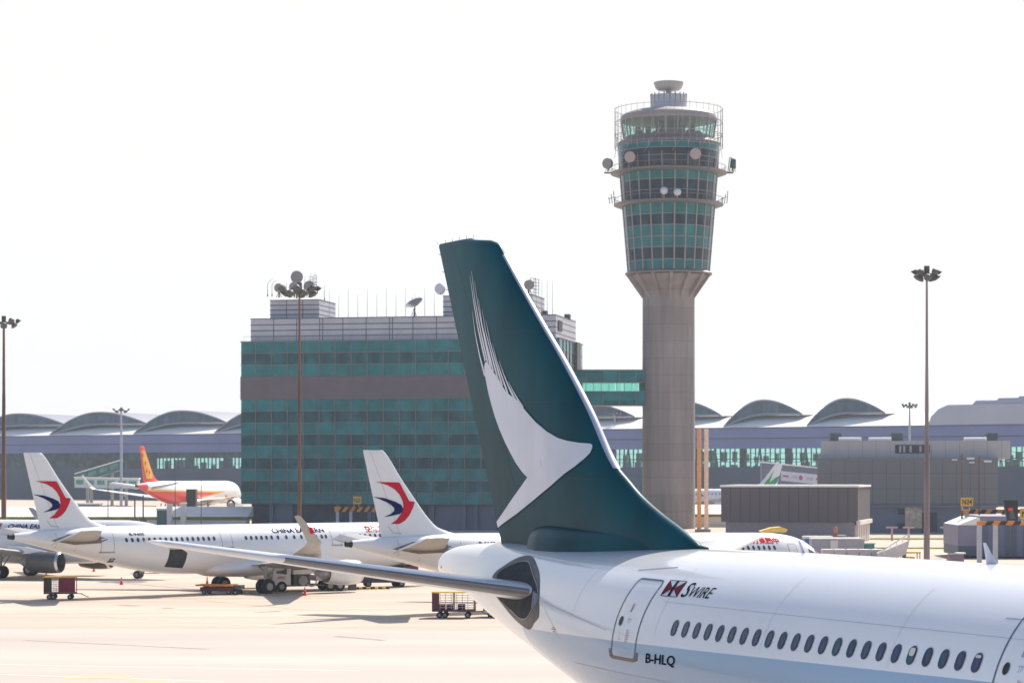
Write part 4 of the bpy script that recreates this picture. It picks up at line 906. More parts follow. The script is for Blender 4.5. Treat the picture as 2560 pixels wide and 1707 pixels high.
w1=[9.52+P0*i for i in range(17)]+[21.35+P0*i for i in range(6)]+[24.69,25.58,26.42,27.2,27.75,28.3,28.83,29.4,29.85]+[32.0+.56*i for i in range(12)]
rear=(7.3,3.75,8.4,5.62); mid=(18.8,3.95,19.85,5.36); mid2=(30.45,3.95,31.45,5.28)
tx1=[('AIRBUS A321',5.35,5.08,1.65,.2,navy),('B-9405',9.92,5.06,1.4,.22,ink),('CHINA EASTERN',24.3,5.08,5.6,.42,navy),('空航方東國中',34.5,5.0,4.3,.62,redtxt)]
j1,tb1,s1=jet('white narrow-body jet at left with swallow tail mark and open cargo hold','white jets with a swallow tail mark',((33-1280)/31.5,F/31.5,0),42,.002)
tail_mark(j1); trim(j1,s1,w1,[rear,mid,mid2],tx1)
cg=decal([(13.35,2.45),(15.15,2.3),(15.25,3.6),(14.6,3.95),(13.5,3.95)],s1,'cargo_hold',M('hold_dark',(.03,.032,.04),.7,0,.5,ns=3),j1,.2)
MB().prism([(13.3,-2.0,3.9),(15.3,-2.0,3.9),(15.3,-2.75,4.25),(13.3,-2.75,4.25)],(0,0,.06)).build('cargo_door',white2,j1)
decal(rrect(8.3,2.9,8.75,3.25,.05,2),s1,'service_panel',under,j1,.3)
seal2=M('seal_brown',(.17,.14,.12),.5,.2,.2)
for jj,ss in ((j1,s1),): decal([(3.0,4.75),(4.6,5.25),(6.2,5.25),(7.4,5.0),(7.9,4.8),(7.2,4.5),(5.0,4.4)],ss,'seal_plate',seal2,jj,.2)
j2,tb2,s2=jet('white narrow-body jet in the middle, its body running behind the green tail','white jets with a swallow tail mark',((876-1280)/35.3,F/35.3,0),34,.012)
tail_mark(j2); trim(j2,s2,[9.52+P0*i for i in range(17)]+[21.4+P0*i for i in range(14)]+[32.2+P0*i for i in range(11)],[rear,mid,(39.05,3.6,39.95,5.0)],[('AIRBUS A321',5.5,5.02,1.65,.2,navy),('B-6642',9.92,5.06,1.4,.22,ink),('CHINA EASTERN',24.3,5.08,5.6,.42,navy),('空航方東國中',34.1,5.0,4.2,.55,redtxt)])
j3,tb3,s3=jet('white narrow-body jet cut by the left edge, behind the left swallow tail','white jets with a swallow tail mark',(-66.2,242.9,0),-16,0,L=37.6,scale=.96)
trim(j3,s3,[9.52+P0*i for i in range(26)],[rear],[('CHINA EASTERN',18.7,5.0,5.4,.45,navy),('方東',16.4,4.95,1.6,.62,redtxt)],37.6)
decal([(3.0,4.75),(4.6,5.25),(6.2,5.25),(7.4,5.0),(7.9,4.8),(7.2,4.5),(5.0,4.4)],s2,'seal_plate',seal2,j2,.2)
# red and yellow wide-body at the terminal
def split_paint(name,c1,c2,c3):
    m=M(name,c1,.35,0,.03,coat=.2); T=m.node_tree;L=T.links; tc=[n for n in T.nodes if n.type=='TEX_COORD'][0]; sx=nn(m,'ShaderNodeSeparateXYZ'); L.new(tc.outputs['Object'],sx.inputs[0])
    # a band on the lower side: white above it, white belly in front of and under it, yellow along both edges
    a=nn(m,'ShaderNodeMath',operation='MULTIPLY_ADD'); a.inputs[1].default_value=-.9; a.inputs[2].default_value=4.05; L.new(sx.outputs['Z'],a.inputs[0])
    a2=nn(m,'ShaderNodeMath',operation='MULTIPLY_ADD'); a2.inputs[1].default_value=-.015; L.new(sx.outputs['X'],a2.inputs[0]); L.new(a.outputs[0],a2.inputs[2])
    bq=nn(m,'ShaderNodeMath',operation='MULTIPLY_ADD'); bq.inputs[1].default_value=-.115; bq.inputs[2].default_value=-.1; L.new(sx.outputs['X'],bq.inputs[0])
    b2=nn(m,'ShaderNodeMath',operation='ADD'); L.new(bq.outputs[0],b2.inputs[0]); L.new(sx.outputs['Z'],b2.inputs[1])
    s=nn(m,'ShaderNodeMath',operation='MINIMUM'); L.new(a2.outputs[0],s.inputs[0]); L.new(b2.outputs[0],s.inputs[1])
    r=nn(m,'ShaderNodeValToRGB'); r.color_ramp.interpolation='CONSTANT'; e=r.color_ramp.elements; e[0].position=0; e[0].color=c1+(1,); e[1].position=.53; e[1].color=c2+(1,); k=e.new(.5); k.color=c3+(1,)
    lt_=nn(m,'ShaderNodeMath',operation='LESS_THAN'); lt_.inputs[1].default_value=3.0; L.new(sx.outputs['X'],lt_.inputs[0])
    q=nn(m,'ShaderNodeMapRange'); q.inputs[1].default_value=-4; q.inputs[2].default_value=4; L.new(s.outputs[0],q.inputs[0])
    mxx=nn(m,'ShaderNodeMath',operation='MAXIMUM'); L.new(q.outputs[0],mxx.inputs[0]); L.new(lt_.outputs[0],mxx.inputs[1]); L.new(mxx.outputs[0],r.inputs[0]); L.new(r.outputs[0],T.nodes['Principled BSDF'].inputs['Base Color']); return m
hn=split_paint('red_yellow_hull',(.78,.78,.76),(.70,.03,.03),(.85,.42,.02))
hfin=M('fin_red',(.70,.04,.03),.4)
D4=600.; j4,tb4,s4=jet('distant wide-body jet with a red and yellow tail parked nose-in at the terminal',None,(X(343,D4),D4,0),74,0,scale=1.48,paint=hn,finpaint=hfin)
le,te_,th=fin_fns(NFLE,NFTE); fin4=[c for c in j4.children if c.name.startswith('tail_fin')][0]
decal([(1.5,11.0),(2.6,11.1),(3.6,9.8),(5.6,7.1),(5.5,6.3),(3.4,6.3),(2.3,8.6)],lambda x,z:(x,-(th(x,z)+.03),z),'yellow_mark',yellow,fin4,.4)
for c in j4.children:
    if c.name.startswith(('wing','engine','tailplane')): 
        c.data.materials.clear(); c.data.materials.append(white)
eng_g=M('engine_shade_grey',(.10,.095,.09),.5,.1,.15)  # dark grey puts the shade on the far-left jet's engines into their colour
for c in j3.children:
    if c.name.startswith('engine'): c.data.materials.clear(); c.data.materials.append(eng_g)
for x,z in ((1.9,10.2),(2.9,8.9),(3.4,7.6),(4.4,7.4)): decal([(x,z+.45),(x+.45,z),(x,z-.45),(x-.3,z)],lambda x,z:(x,-(th(x,z)+.05),z),'red_mark',hfin,fin4,.3)
# green leaf tail jet behind the brown block, nose to the left
D5=640.; j5,tb5,s5=jet('distant white jet with green leaf strokes on its tail standing behind the brown block',None,(X(1966,D5),D5,0),180,0,L=35.5,scale=1.12)
le,te_,th=fin_fns(NFLE,NFTE); fin5=[c for c in j5.children if c.name.startswith('tail_fin')][0]
f5=lambda x,z:(x,(th(x,z)+.03),z)
gl=M('leaf_green',(.06,.36,.06),.5); gl2=M('leaf_green_dark',(.02,.30,.13),.5)
decal([(2.9,10.4),(3.9,8.8),(5.4,6.9),(6.6,6.1),(4.7,6.0),(4.0,7.4)],f5,'leaf_mark',gl,fin5,.4); decal([(1.55,9.0),(2.6,8.5),(4.2,7.2),(4.8,6.0),(3.4,6.2),(2.1,7.6)],f5,'leaf_mark',gl2,fin5,.4)
sp5=skinfn(*tb5,.02,1)
for i in range(22): 
    x=10.5+i*.9; MB().poly([sp5(*q) for q in rrect(x-.14,4.5,x+.14,4.85,.1,2)]).build('window',winf,j5)
decal([(19.6,4.1),(20.4,5.0),(21.2,4.6),(22.0,4.7),(21.0,4.2),(20.6,3.4),(20.4,4.1)],sp5,'leaf_mark',greenp,j5,.4)
f9=lambda x,z:(x,-(16.85+(z-4.9)*.30)-.13,z)
for q in j1.children:
    if q.name.startswith('wing') and q.children and min(v.co.y for v in q.data.vertices)<-10:
        wl=[c for c in q.children if c.name.startswith('winglet')][0]; MB().poly([f9(*p) for p in ((16.3,6.0),(16.62,5.85),(16.85,5.5),(16.6,5.35),(16.35,5.6))]).build('red_mark',red,wl)
# ================================================================ JET BRIDGES
def bridge(name,label,p0,p1,z0,z1,h,wd,mats,D):
    t=thing(name,label,'jet bridge',(p0,D,0)); l=p1-p0
    MB().prism([(0,0,z0),(l,0,z1),(l,0,z1+h),(0,0,z0+h)],(0,wd,0)).build('tunnel',mats[0],t)
    MB().prism([(-.2,-.2,z0+h),(l+.2,-.2,z1+h),(l+.2,-.2,z1+h+.35),(-.2,-.2,z0+h+.35)],(0,wd+.4,0)).build('roof',roofw,t)
    m=MB()
    n=max(2,int(l/3))
    for i in range(n): 
        a=(i+.15)/n;b=(i+.85)/n; m.prism([(l*a,-.05,z0+(z1-z0)*a+h*.35),(l*b,-.05,z0+(z1-z0)*b+h*.35),(l*b,-.05,z0+(z1-z0)*b+h*.8),(l*a,-.05,z0+(z1-z0)*a+h*.8)],(0,.04,0))
    m.build('window',mats[1],t)
    MB().tube((l*.25,wd/2,0),(l*.25,wd/2,z0+(z1-z0)*.25),.5,n=10).build('support',steel,t,40); MB().tube((l*.8,wd/2,0),(l*.8,wd/2,z0+(z1-z0)*.8),.5,n=10).box(l*.7,0,0,l*.9,wd,.8).build('support',steel,t,40)
    return t
jbm=M('bridge_pale',(.52,.60,.58),.4,0,.06); jbg=M('bridge_glass',(.10,.26,.24),.2,0,.3,ns=.5)
D=760.; bridge('jet_bridge','sloping white-roofed jet bridge rising right behind the left jet tail',X(188,D),X(300,D),7.5,11.8,3.0,4,(M('bridge_teal',(.03,.11,.11),.4,0,.2),jbg),D)
D=745.; bridge('jet_bridge','level pale glazed jet bridge left of the red and yellow tail',X(186,D),X(345,D),6.4,6.0,3.0,4,(jbm,jbg),D)
D=600.; bridge('jet_bridge','low white-roofed jet bridge stub right of the left jet tail',X(195,D),X(248,D),.9,.9,2.0,4,(M('bridge_green',(.06,.14,.12),.4,0,.2),jbg),D)
D=700.; t=bridge('jet_bridge','white jet bridge with a red-marked advert beside the green leaf tail',X(1905,D),X(2075,D),6.6,4.6,7.2,5,(M('bridge_slate',(.13,.13,.20),.5),shb),D)
l=X(2075,D)-X(1905,D)
def slope(x,z): return (x,-.12,z+6.6-2.0*x/l)
MB().poly([slope(5.5,2.6),slope(l,2.6),slope(l,5.4),slope(5.5,5.4)]).build('advert_panel',M('advert_white',(.60,.60,.66),.5),t)
s_=lambda x,z:(x,-.16,z+6.6-2.0*x/l)
MB().poly([s_(5.9,3.8),s_(7.7,3.8),s_(7.7,4.3),s_(5.9,4.3)]).poly([s_(15.6,3.8),s_(18,3.8),s_(18,4.3),s_(15.6,4.3)]).poly([s_(11.2+.6*math.cos(q),4.0+.75*math.sin(q)) for q in [2*PI*i/8 for i in range(8)]]).build('advert_mark',M('advert_red',(.45,.06,.15),.5),t)
letter('HSBC',2.0,.9,lambda x,y:s_(8.4+x,3.55+y),'advert_text',M('advert_grey',(.30,.30,.38),.6),t); letter('滙豐',2.2,.95,lambda x,y:s_(12.6+x,3.5+y),'advert_text',bpy.data.materials['advert_grey'],t)
# ================================================================ LIGHT MASTS
def mast(px,pytop,label,D,h,r0,r1,mat,hw=2.3,n=10):
    t=thing('light_mast',label,'light mast',(X(px,D),D,0),group='apron light masts')
    MB().loft([[(r*math.cos(2*PI*i/14),r*math.sin(2*PI*i/14),z) for i in range(14)] for r,z in ((r0,0),(r0*.95,.3),(r0*.8,h*.35),(r0*.8*.93,h*.352),(r1*1.5,h*.68),(r1*1.4,h*.682),(r1,h))]).build('pole',mat,t,30)
    m=MB(); m.lathe((0,0,h-.5),(0,0,1),[(-.1,hw*.42),(.1,hw*.42),(.1,hw*.36),(-.1,hw*.36)],16,False)
    for i in range(6): a=PI*i/6; m.tube((-math.cos(a)*hw*.95,-math.sin(a)*hw*.95,h-.55),(math.cos(a)*hw*.95,math.sin(a)*hw*.95,h-.55),.07,n=5)
    m.tube((0,0,h-.9),(0,0,h+.35),.28,n=8); hd=m.build('head_frame',under,t)
    for i in range(n):
        a=2*PI*(i+.4)/n; c=Vector((math.cos(a)*hw*(.8 if i%2 else .98),math.sin(a)*hw*(.8 if i%2 else .98),h-.25-.5*(i%2))); d=Vector((math.cos(a)*.6,math.sin(a)*.6,-.8)).normalized()
        q=MB(); q.lathe(c,d,[(-.28,.12),(-.15,.25),(.15,.42),(.2,.42),(.18,.38),(.0,.1)],10); q.tube(c-d*.1,Vector((c.x*.8,c.y*.8,h-.55)),.05,n=5); q.build('floodlight',under,t,40)
    return t
mast(748.5,713,'rusty light mast in front of the teal office block',252,Zh(727,252)+.5,.24,.10,rust,2.0,14)
mast(2317,677,'tall grey and rust light mast on the right before the hangar',237,Zh(684,237)+.4,.33,.10,M('mast_grey_rust',(.27,.20,.19),.6,.1,.35,scale=(1,1,.1),ns=1.2),1.15,10)
mast(9.5,800,'rusty light mast at the left edge of the picture',300,Zh(805,300)+.4,.36,.14,rust,1.75,12)
pm=M('pale_mast',(.42,.42,.48),.5)
mast(303,1017,'thin pale distant mast between two roof arches at the left',640,Zh(1021,640),.45,.22,pm,2.0,8)
mast(2274,1005,'thin pale distant mast against the white roof at the right',600,Zh(1009,600),.45,.22,pm,1.9,8)
mast(1537,1028,'tiny distant mast under the green footbridge',900,Zh(1032,900),.45,.25,pm,2.2,8)
def lamp(px,py,label,D):
    t=thing('lamp_post',label,'lamp post',(X(px,D),D,0)); h=Zh(py,D)
    MB().tube((0,0,0),(0,0,h),.13,.08,8).tube((-.9,0,h-.8),(1.2,0,h-.7),.06,n=6).build('pole',rust,t,40); MB().box(-1.2,-.2,h-.85,-.6,.2,h-.7).box(.6,-.2,h-.75,1.5,.2,h-.5).build('lantern',dishw,t)
lamp(2405,1133,'thin brown lamp post left of its twin in front of the hangar',300); lamp(2448,1140,'thin brown lamp post right of its twin in front of the hangar',300)
for px,py,lab in ((1748,1072,'orange window reflection built as a pole just right of the control tower foot'),(1766,1072,'pale orange window reflection built as a second pole right of the tower foot')):  # orange reflections in window glass, put in as standing poles
    D=430.; t=thing('lattice_pole',lab,'pole',(X(px,D),D,0)); h=Zh(py,D)
    m=MB(); 
    for q in (-.28,.28): m.tube((q,0,0),(q,0,h),.10,n=6)
    for k in range(int(h/.8)): m.tube((-.28,0,k*.8),(.28,0,k*.8+.5),.07,n=5)
    m.tube((0,.38,0),(0,.38,h),.22,n=6); m.build('lattice',M('orange_lattice',(.85,.42,.14) if px<1760 else (.88,.66,.48),.5) ,t,40); MB().box(-.7,-.7,0,.7,.9,.5).build('base',conc,t)
# ================================================================ GANTRIES AND SIGNS
def stripes(mb_y,mb_b,x0,x1,y,z0,z1,dd,n):
    for i in range(n):
        a=x0+(x1-x0)*i/n; b=x0+(x1-x0)*(i+1)/n; sk_=(z1-z0)*.7
        (mb_y if i%2==0 else mb_b).prism([(a,y,z0),(b,y,z0),(b+sk_*(i<n-1),y,z1),(a+sk_*(i>0),y,z1)],(0,dd,0))
def gantry(label,x0,D,w_,z0,h,posts,nst,zb=0):
    t=thing('gantry',label,'gantry',(x0,D,0)); a=MB();b=MB(); stripes(a,b,0,w_,0,z0,z0+h,.5,nst); a.build('orange_stripe',orange,t); b.build('black_stripe',black,t)
    for i,p in enumerate(posts): MB().box(p-.25,.1,zb,p+.25,.5,z0-.002).build('post',panel,t)
    return t
D=300.; g1=gantry('upper striped gantry beam carrying a yellow sign at the right',X(2406,D),D,X(2600,D)-X(2406,D),Zh(1283,D),.5,(.6,5.2,),14)
D=270.; g2=gantry('lower striped gantry beam under the black docking display',X(2444,D),D,X(2600,D)-X(2444,D),Zh(1312,D),.46,(.25,1.85+.2),9)
D=430.; g3=gantry('striped gantry beam with a yellow sign in front of the office block ground floor',X(836,D),D,X(945,D)-X(836,D),Zh(1279,D),.9,(.5,2.9),12)
def sign(label,txt,px0,py0,px1,py1,D,pole_to):
    t=thing('stand_sign',label,'sign',(X(px0,D),D,0)); w_=X(px1,D)-X(px0,D); za,zb_=Zh(py1,D),Zh(py0,D)
    MB().box(0,0,za,w_,.25,zb_).build('board',yellow,t); MB().box(-.06,.02,za-.06,w_+.06,.23,za-.002).box(-.06,.02,zb_+.002,w_+.06,.23,zb_+.06).build('frame',steel,t)
    letter(txt,w_*.8,(zb_-za)*.62,lambda x,y:(w_*.1+x,-.02,za+(zb_-za)*.19+y),'number',black,t,bold=.02); MB().tube((w_*.1,.1,pole_to),(w_*.1,.1,za-.06),.06,n=6).tube((w_*.7,.1,pole_to),(w_*.7,.1,za-.06),.06,n=6).build('post',panel,t); return t
sign('yellow stand number sign on the upper striped gantry','N24',2403,1244,2433,1264,299.5,Zh(1275,300)); sign('yellow sign cut by the right edge of the picture','N22',2551,1272,2592,1297,269.5,Zh(1305,270)); sign('small yellow sign on the gantry before the office block','N25',883,1241,903,1259,429.5,Zh(1266,430))
D=269.; t=thing('docking_display','black tapered docking display with a red light on the lower gantry','display',(X(2508,D),D,Zh(1301.5,D))); hz=Zh(1249,D)-Zh(1301.5,D); wz=X(2545,D)-X(2508,D)
MB().prism([(wz*.3,0,0),(wz,0,0),(wz,0,hz),(0,0,hz)],(0,.6,0)).build('housing',black,t); MB().poly([(wz*.33,-.01,hz*.48),(wz*.66,-.01,hz*.48),(wz*.66,-.01,hz*.63),(wz*.36,-.01,hz*.63)]).build('red_panel',M('display_red',(.75,.05,.02),.5),t); MB().poly([(wz*.42,-.01,hz*.1),(wz*.8,-.01,hz*.1),(wz*.7,-.01,hz*.44),(wz*.42,-.01,hz*.44)]).build('screen',under,t)
# ================================================================ GROUND EQUIPMENT
def wheels4(xs,ys,r,w_,parent,mat=dark):
    for x in xs:
        for y in ys: 
            t=MB();q=MB(); wheel(t,q,x,y,r,w_); o=t.build('wheel',mat,parent,40); q.build('hub',grey_al,o,40)
def cart(label,px,py,ang,l,wd,closed,zt_=1.83):
    t=thing('baggage_cart',label,'baggage cart',G(px,py),R(ang),group='baggage carts on the apron')
    MB().box(-l/2,-wd/2,.45,l/2,wd/2,.58).box(l/2,-.05,.42,l/2+.5,.05,.48).build('deck',maroon,t)
    MB().box(-l/2-.03,-wd/2-.03,zt_-.07,l/2+.03,wd/2+.03,zt_).build('roof',yellow,t)
    m=MB()
    for x in (-l/2+.03,0,l/2-.03):
        for y in (-wd/2+.03,wd/2-.03): m.box(x-.03,y-.03,.581,x+.03,y+.03,zt_-.072)
    m.build('frame',maroon,t)
    if closed:
        MB().box(-l*.02,-wd/2-.02,.6,l/2,-wd/2-.001,zt_-.08).build('curtain',M('curtain_maroon',(.20,.02,.05),.7,0,.1),t)
        MB().box(-l/2,-wd/2+.1,.6,-l/2+.04,wd/2-.1,zt_-.08).build('end_panel',M('cart_brown',(.10,.05,.035),.7),t)
        x0,x1=-l*.24,-l*.03
        MB().box(-l/2,-wd/2-.02,.6,-l*.25,-wd/2-.001,zt_-.08).build('curtain',M('cart_brown2',(.07,.04,.035),.7),t)
    else:
        MB().box(-l/2,-wd/2,.59,-l/2+l*.17,-wd/2+.02,zt_-.08).box(-l/2,-wd/2+.021,.59,-l/2+.03,wd/2,zt_-.08).build('side_panel',maroon,t); MB().box(l/2-.03,-wd/2,.59,l/2,wd/2,zt_-.08).build('end_panel',maroon,t); x0,x1=-l/2+l*.19,l/2-.1
        for bx_ in (-.9,-.3,.5): MB().box(bx_-.22,-.3,.585,bx_+.28,.3,.95).build('suitcase',navy if bx_>0 else maroon,t)
    m=MB(); nv=7 if not closed else 5
    for i in range(nv): x=x0+(x1-x0)*i/(nv-1); m.box(x-.02,-wd/2-.02,.6,x+.02,-wd/2-.003,zt_-.1)
    for i in range(6): z=.75+i*.17; m.box(x0,-wd/2-.024,z-.018,x1,-wd/2-.0201,z+.018)
    m.build('mesh_side',M('mesh_grey',(.45,.42,.45),.5) if 'mesh_grey' not in bpy.data.materials else bpy.data.materials['mesh_grey'],t)
    wheels4((-l*.33,-l*.2+.0,l*.33),(-wd/2+.15,wd/2-.15),.21,.14,t)
    MB().tube((l/2+.4,0,.44),(l/2+1.0,0,.15),.035,n=6).build('tow_bar',steel,t)
    return t
cart('maroon cart with a closed curtain and yellow roof on open apron at left',151,1497,4,2.5,1.5,True)
cart('maroon cart with mesh sides and yellow roof beside the white tail cone',1135,1543,-2,3.0,1.5,False)
cart('maroon cart almost hidden behind the near jet tail cone',1262,1541,-2,3.0,1.5,False)
def cone(px,py,label,h=.72):
    t=thing('traffic_cone',label,'traffic cone',G(px,py),group='traffic cones')
    MB().lathe((0,0,0),(0,0,1),[(.035,.13),(.2,.12),(h*.55,.085)],14).lathe((0,0,0),(0,0,1),[(h*.7,.07),(h,.03)],14).build('cone',conered,t,40); MB().lathe((0,0,0),(0,0,1),[(h*.55,.085),(h*.7,.07)],14).build('band',M('cone_band',(.75,.35,.30),.5) if 'cone_band' not in bpy.data.materials else bpy.data.materials['cone_band'],t,40); MB().box(-.2,-.2,0,.2,.2,.034).build('base',conered,t)
cone(115.5,1446,'red cone showing just above the yellow roofed cart at left'); cone(234.6,1428,'red cone under the left jet, nearest its rear belly',.8); cone(303.5,1461,'lone red cone on open apron right of the left cart'); cone(518,1461,'red cone behind the flat dolly near the landing gear'); cone(762,1488,'red cone in front of the service truck'); cone(881,1468,'red cone right of the service truck, by the hoses',.85); cone(100,1431,'brownish cone in the shade beneath the engine at left',.55)
# flat dolly
t=thing('pallet_dolly','flat maroon dolly with an orange top deck beside the landing gear','dolly',G(553,1485),R(-14))
MB().box(-1.6,-.75,.3,1.3,.75,.62).build('chassis',maroon,t); MB().box(-2.0,-.8,.72,1.2,.8,.84).build('deck',orange,t); MB().box(1.22,-.5,.45,1.9,.5,.8).build('tool_box',under,t); MB().tube((1.9,0,.4),(2.4,-.1,.1),.04,n=6).build('tow_bar',orange,t)
for x in (-1.3,-.3,.7): MB().box(x-.05,-.7,.621,x+.05,.7,.719).build('roller',steel,t)
wheels4((-1.3,.9,1.5),(-.6,.6),.2,.14,t)
# service truck
t=thing('service_truck','white service truck with red lettering and hoses parked behind the long tailplane','truck',(X(772,209),209,0),R(24)) 
# local +x is the tail end of the truck, cab at -x
cabm=white2
cb=MB().prism([(-3.6,-1.05,.6),(-2.0,-1.05,.6),(-2.0,-1.05,2.45),(-3.3,-1.05,2.45),(-3.62,-1.05,1.5)],(0,2.1,0)).build('cab',cabm,t)
MB().poly([(-3.63,-.95,1.52),(-3.63,.95,1.52),(-3.34,.9,2.36),(-3.34,-.9,2.36)]).build('windscreen',darkglass,cb); MB().poly([(-3.3,-1.06,1.6),(-2.35,-1.06,1.5),(-2.35,-1.06,2.25),(-3.2,-1.06,2.25)]).build('side_window',darkglass,cb)
MB().poly([(-3.66,-.8,1.0),(-3.66,.8,1.0),(-3.66,.8,1.35),(-3.66,-.8,1.35)]).build('grille',M('grille_pink',(.35,.12,.15),.5),cb); MB().box(-3.72,-1.0,.45,-3.6,1.0,.7).build('bumper',grey_al,cb)
letter('AFSC',.75,.26,lambda x,y:(-3.2+x,-1.065,1.1+y),'lettering',redtxt,cb,bold=.02)
MB().box(-3.6,-1.0,.45,3.4,1.0,.6).build('chassis',under,t)
MB().box(-1.7,-1.0,.61,-.2,1.0,1.5).build('pump_cabinet',under,t); MB().box(-1.75,-1.05,1.5,-.1,1.05,1.9).build('cabinet_top',white2,t); MB().box(.3,-1.0,.9,3.4,1.0,1.35).build('platform',panel,t)
m=MB()
for x in (.4,1.4,2.4,3.3): m.tube((x,-.95,1.35),(x,-.95,2.1),.04,n=6).tube((x,.95,1.35),(x,.95,2.1),.04,n=6)
m.tube((.4,-.95,2.1),(3.3,-.95,2.1),.04,n=6).tube((.4,.95,2.1),(3.3,.95,2.1),.04,n=6); m.build('rail',grey_al,t)
MB().lathe((-.9,-1.15,.95),(0,1,0),[(0,.1),(0,.42),(.12,.42),(.12,.1)],20).build('hose_reel',grey_al,t,40)
m=MB(); pts=[(-.6,-1.2,.6),(-.2,-1.25,.45),(.2,-1.25,.55),(.3,-1.2,1.2),(.25,-1.1,1.6)]
for a,b in zip(pts,pts[1:]): m.tube(a,b,.07,n=8)
m.build('hose',panel,t,60); wheels4((-2.8,1.6,2.5),(-.95,.95),.46,.3,t)
t=thing('hydrant_hose','black and yellow hose couplings lying on the apron right of the truck','hose',G(925,1474),R(8)); m=MB();m2=MB()
for i in range(9): (m if i%2 else m2).tube((-1.3+i*.34,math.sin(i)*.12,.17),(-1.0+i*.34,math.sin(i+1)*.12,.17),.11,n=8)
m.build('yellow_coupling',yellow,t,40); m2.build('hose',black,t,40); MB().box(-1.9,-.3,0,-1.2,.3,.6).build('coupling_box',under,t)
t=thing('belt_loader','low dark belt loader parked under the belly behind the middle jet','belt loader',G(960,1466)[0:2]+(0,),R(10)); MB().box(-2.2,-.8,.4,2.2,.8,.9).build('body',under,t); MB().prism([(-2.8,-.4,.95),(2.8,-.4,1.9),(2.8,-.4,2.1),(-2.8,-.4,1.15)],(0,.8,0)).build('belt',dark,t); wheels4((-1.5,1.5),(-.7,.7),.3,.2,t)
for i,(px,lab) in enumerate(((445,'nearest of the empty dollies under the left jet'),(475,'second empty dolly in the row under the left jet'),(500,'farthest empty dolly under the left jet'))):
    t=thing('container_dolly',lab,'dolly',G(px,1430-3*i),R(35)); MB().box(-1.5,-.8,.35,1.5,.8,.5).build('deck',steel,t); MB().box(1.5,-.04,.35,2.2,.04,.43).build('tow_bar',under,t); wheels4((-1.1,1.1),(-.65,.65),.2,.14,t)
# person beneath the engine at left
def person(label,loc,rz,h=1.75,top=hivis,leg=trousers,walk=.12):
    t=thing('person',label,'person',loc,rz); V=[(0,0,.93),(0,0,1.15),(0,0,1.40),(0,0,1.50),(0,0,1.62),(0,0,1.74),( .09,0,.88),(.10,walk,.48),(.10,walk*.6-.04,.08),(.10,walk*.6+.14,.04),(-.09,0,.88),(-.10,-walk*.4,.48),(-.10,-walk*1.4,.08),(-.10,-walk*1.4+.16,.04),(.19,0,1.38),(.25,.02,1.10),(.24,.12,.86),(.24,.15,.76),(-.19,0,1.38),(-.25,-.02,1.10),(-.24,.06,.86),(-.24,.08,.76)]
    E=[(0,1),(1,2),(2,3),(3,4),(4,5),(0,6),(6,7),(7,8),(8,9),(0,10),(10,11),(11,12),(12,13),(2,14),(14,15),(15,16),(16,17),(2,18),(18,19),(19,20),(20,21)]
    Rr=[.15,.14,.15,.06,.10,.07,.09,.065,.045,.05,.09,.065,.045,.05,.06,.045,.035,.03,.06,.045,.035,.03]
    me=bpy.data.meshes.new('body'); me.from_pydata([tuple(c*h/1.75 for c in v) for v in V],E,[]); o=bpy.data.objects.new('body',me); C.objects.link(o); o.parent=t
    md=o.modifiers.new('Skin','SKIN')
    for i,r in enumerate(Rr): me.skin_vertices[0].data[i].radius=(r,r*.8)
    me.skin_vertices[0].data[0].use_root=True; o.modifiers.new('Sub','SUBSURF').levels=1; o.modifiers['Sub'].render_levels=2
    m=M('person_%s'%label[:8],(.3,.2,.15),.8,0,0); T=m.node_tree; tc=[n for n in T.nodes if n.type=='TEX_COORD'][0]; s=nn(m,'ShaderNodeSeparateXYZ'); T.links.new(tc.outputs['Object'],s.inputs[0]); r=nn(m,'ShaderNodeValToRGB'); r.color_ramp.interpolation='CONSTANT'
    e=r.color_ramp.elements; e[0].color=(.02,.02,.03,1); e[1].position=.46; e[1].color=tuple(top)+(1,); k=e.new(.02); k.color=tuple(leg)+(1,); k=e.new(.76); k.color=(.36,.22,.15,1); k=e.new(.865); k.color=(.03,.02,.02,1)
    q=nn(m,'ShaderNodeMapRange'); q.inputs[2].default_value=2.0; T.links.new(s.outputs['Z'],q.inputs[0]); T.links.new(q.outputs[0],r.inputs[0]); T.links.new(r.outputs[0],T.nodes['Principled BSDF'].inputs['Base Color']); me.materials.append(m); return t
person('person in dark clothes standing under the engine at left',G(126.5,1429),R(160),1.75,(.03,.03,.05),(.02,.02,.03))
person('person in an orange vest by the yellow roofed tractor',(X(2254,262),262,.9),R(180),1.7,(.75,.2,.02),(.5,.2,.02))
person('person in an orange vest beside the small grey cabinet',(X(2372,250),250,0),R(150),1.75,(.8,.15,.05),(.25,.05,.03))
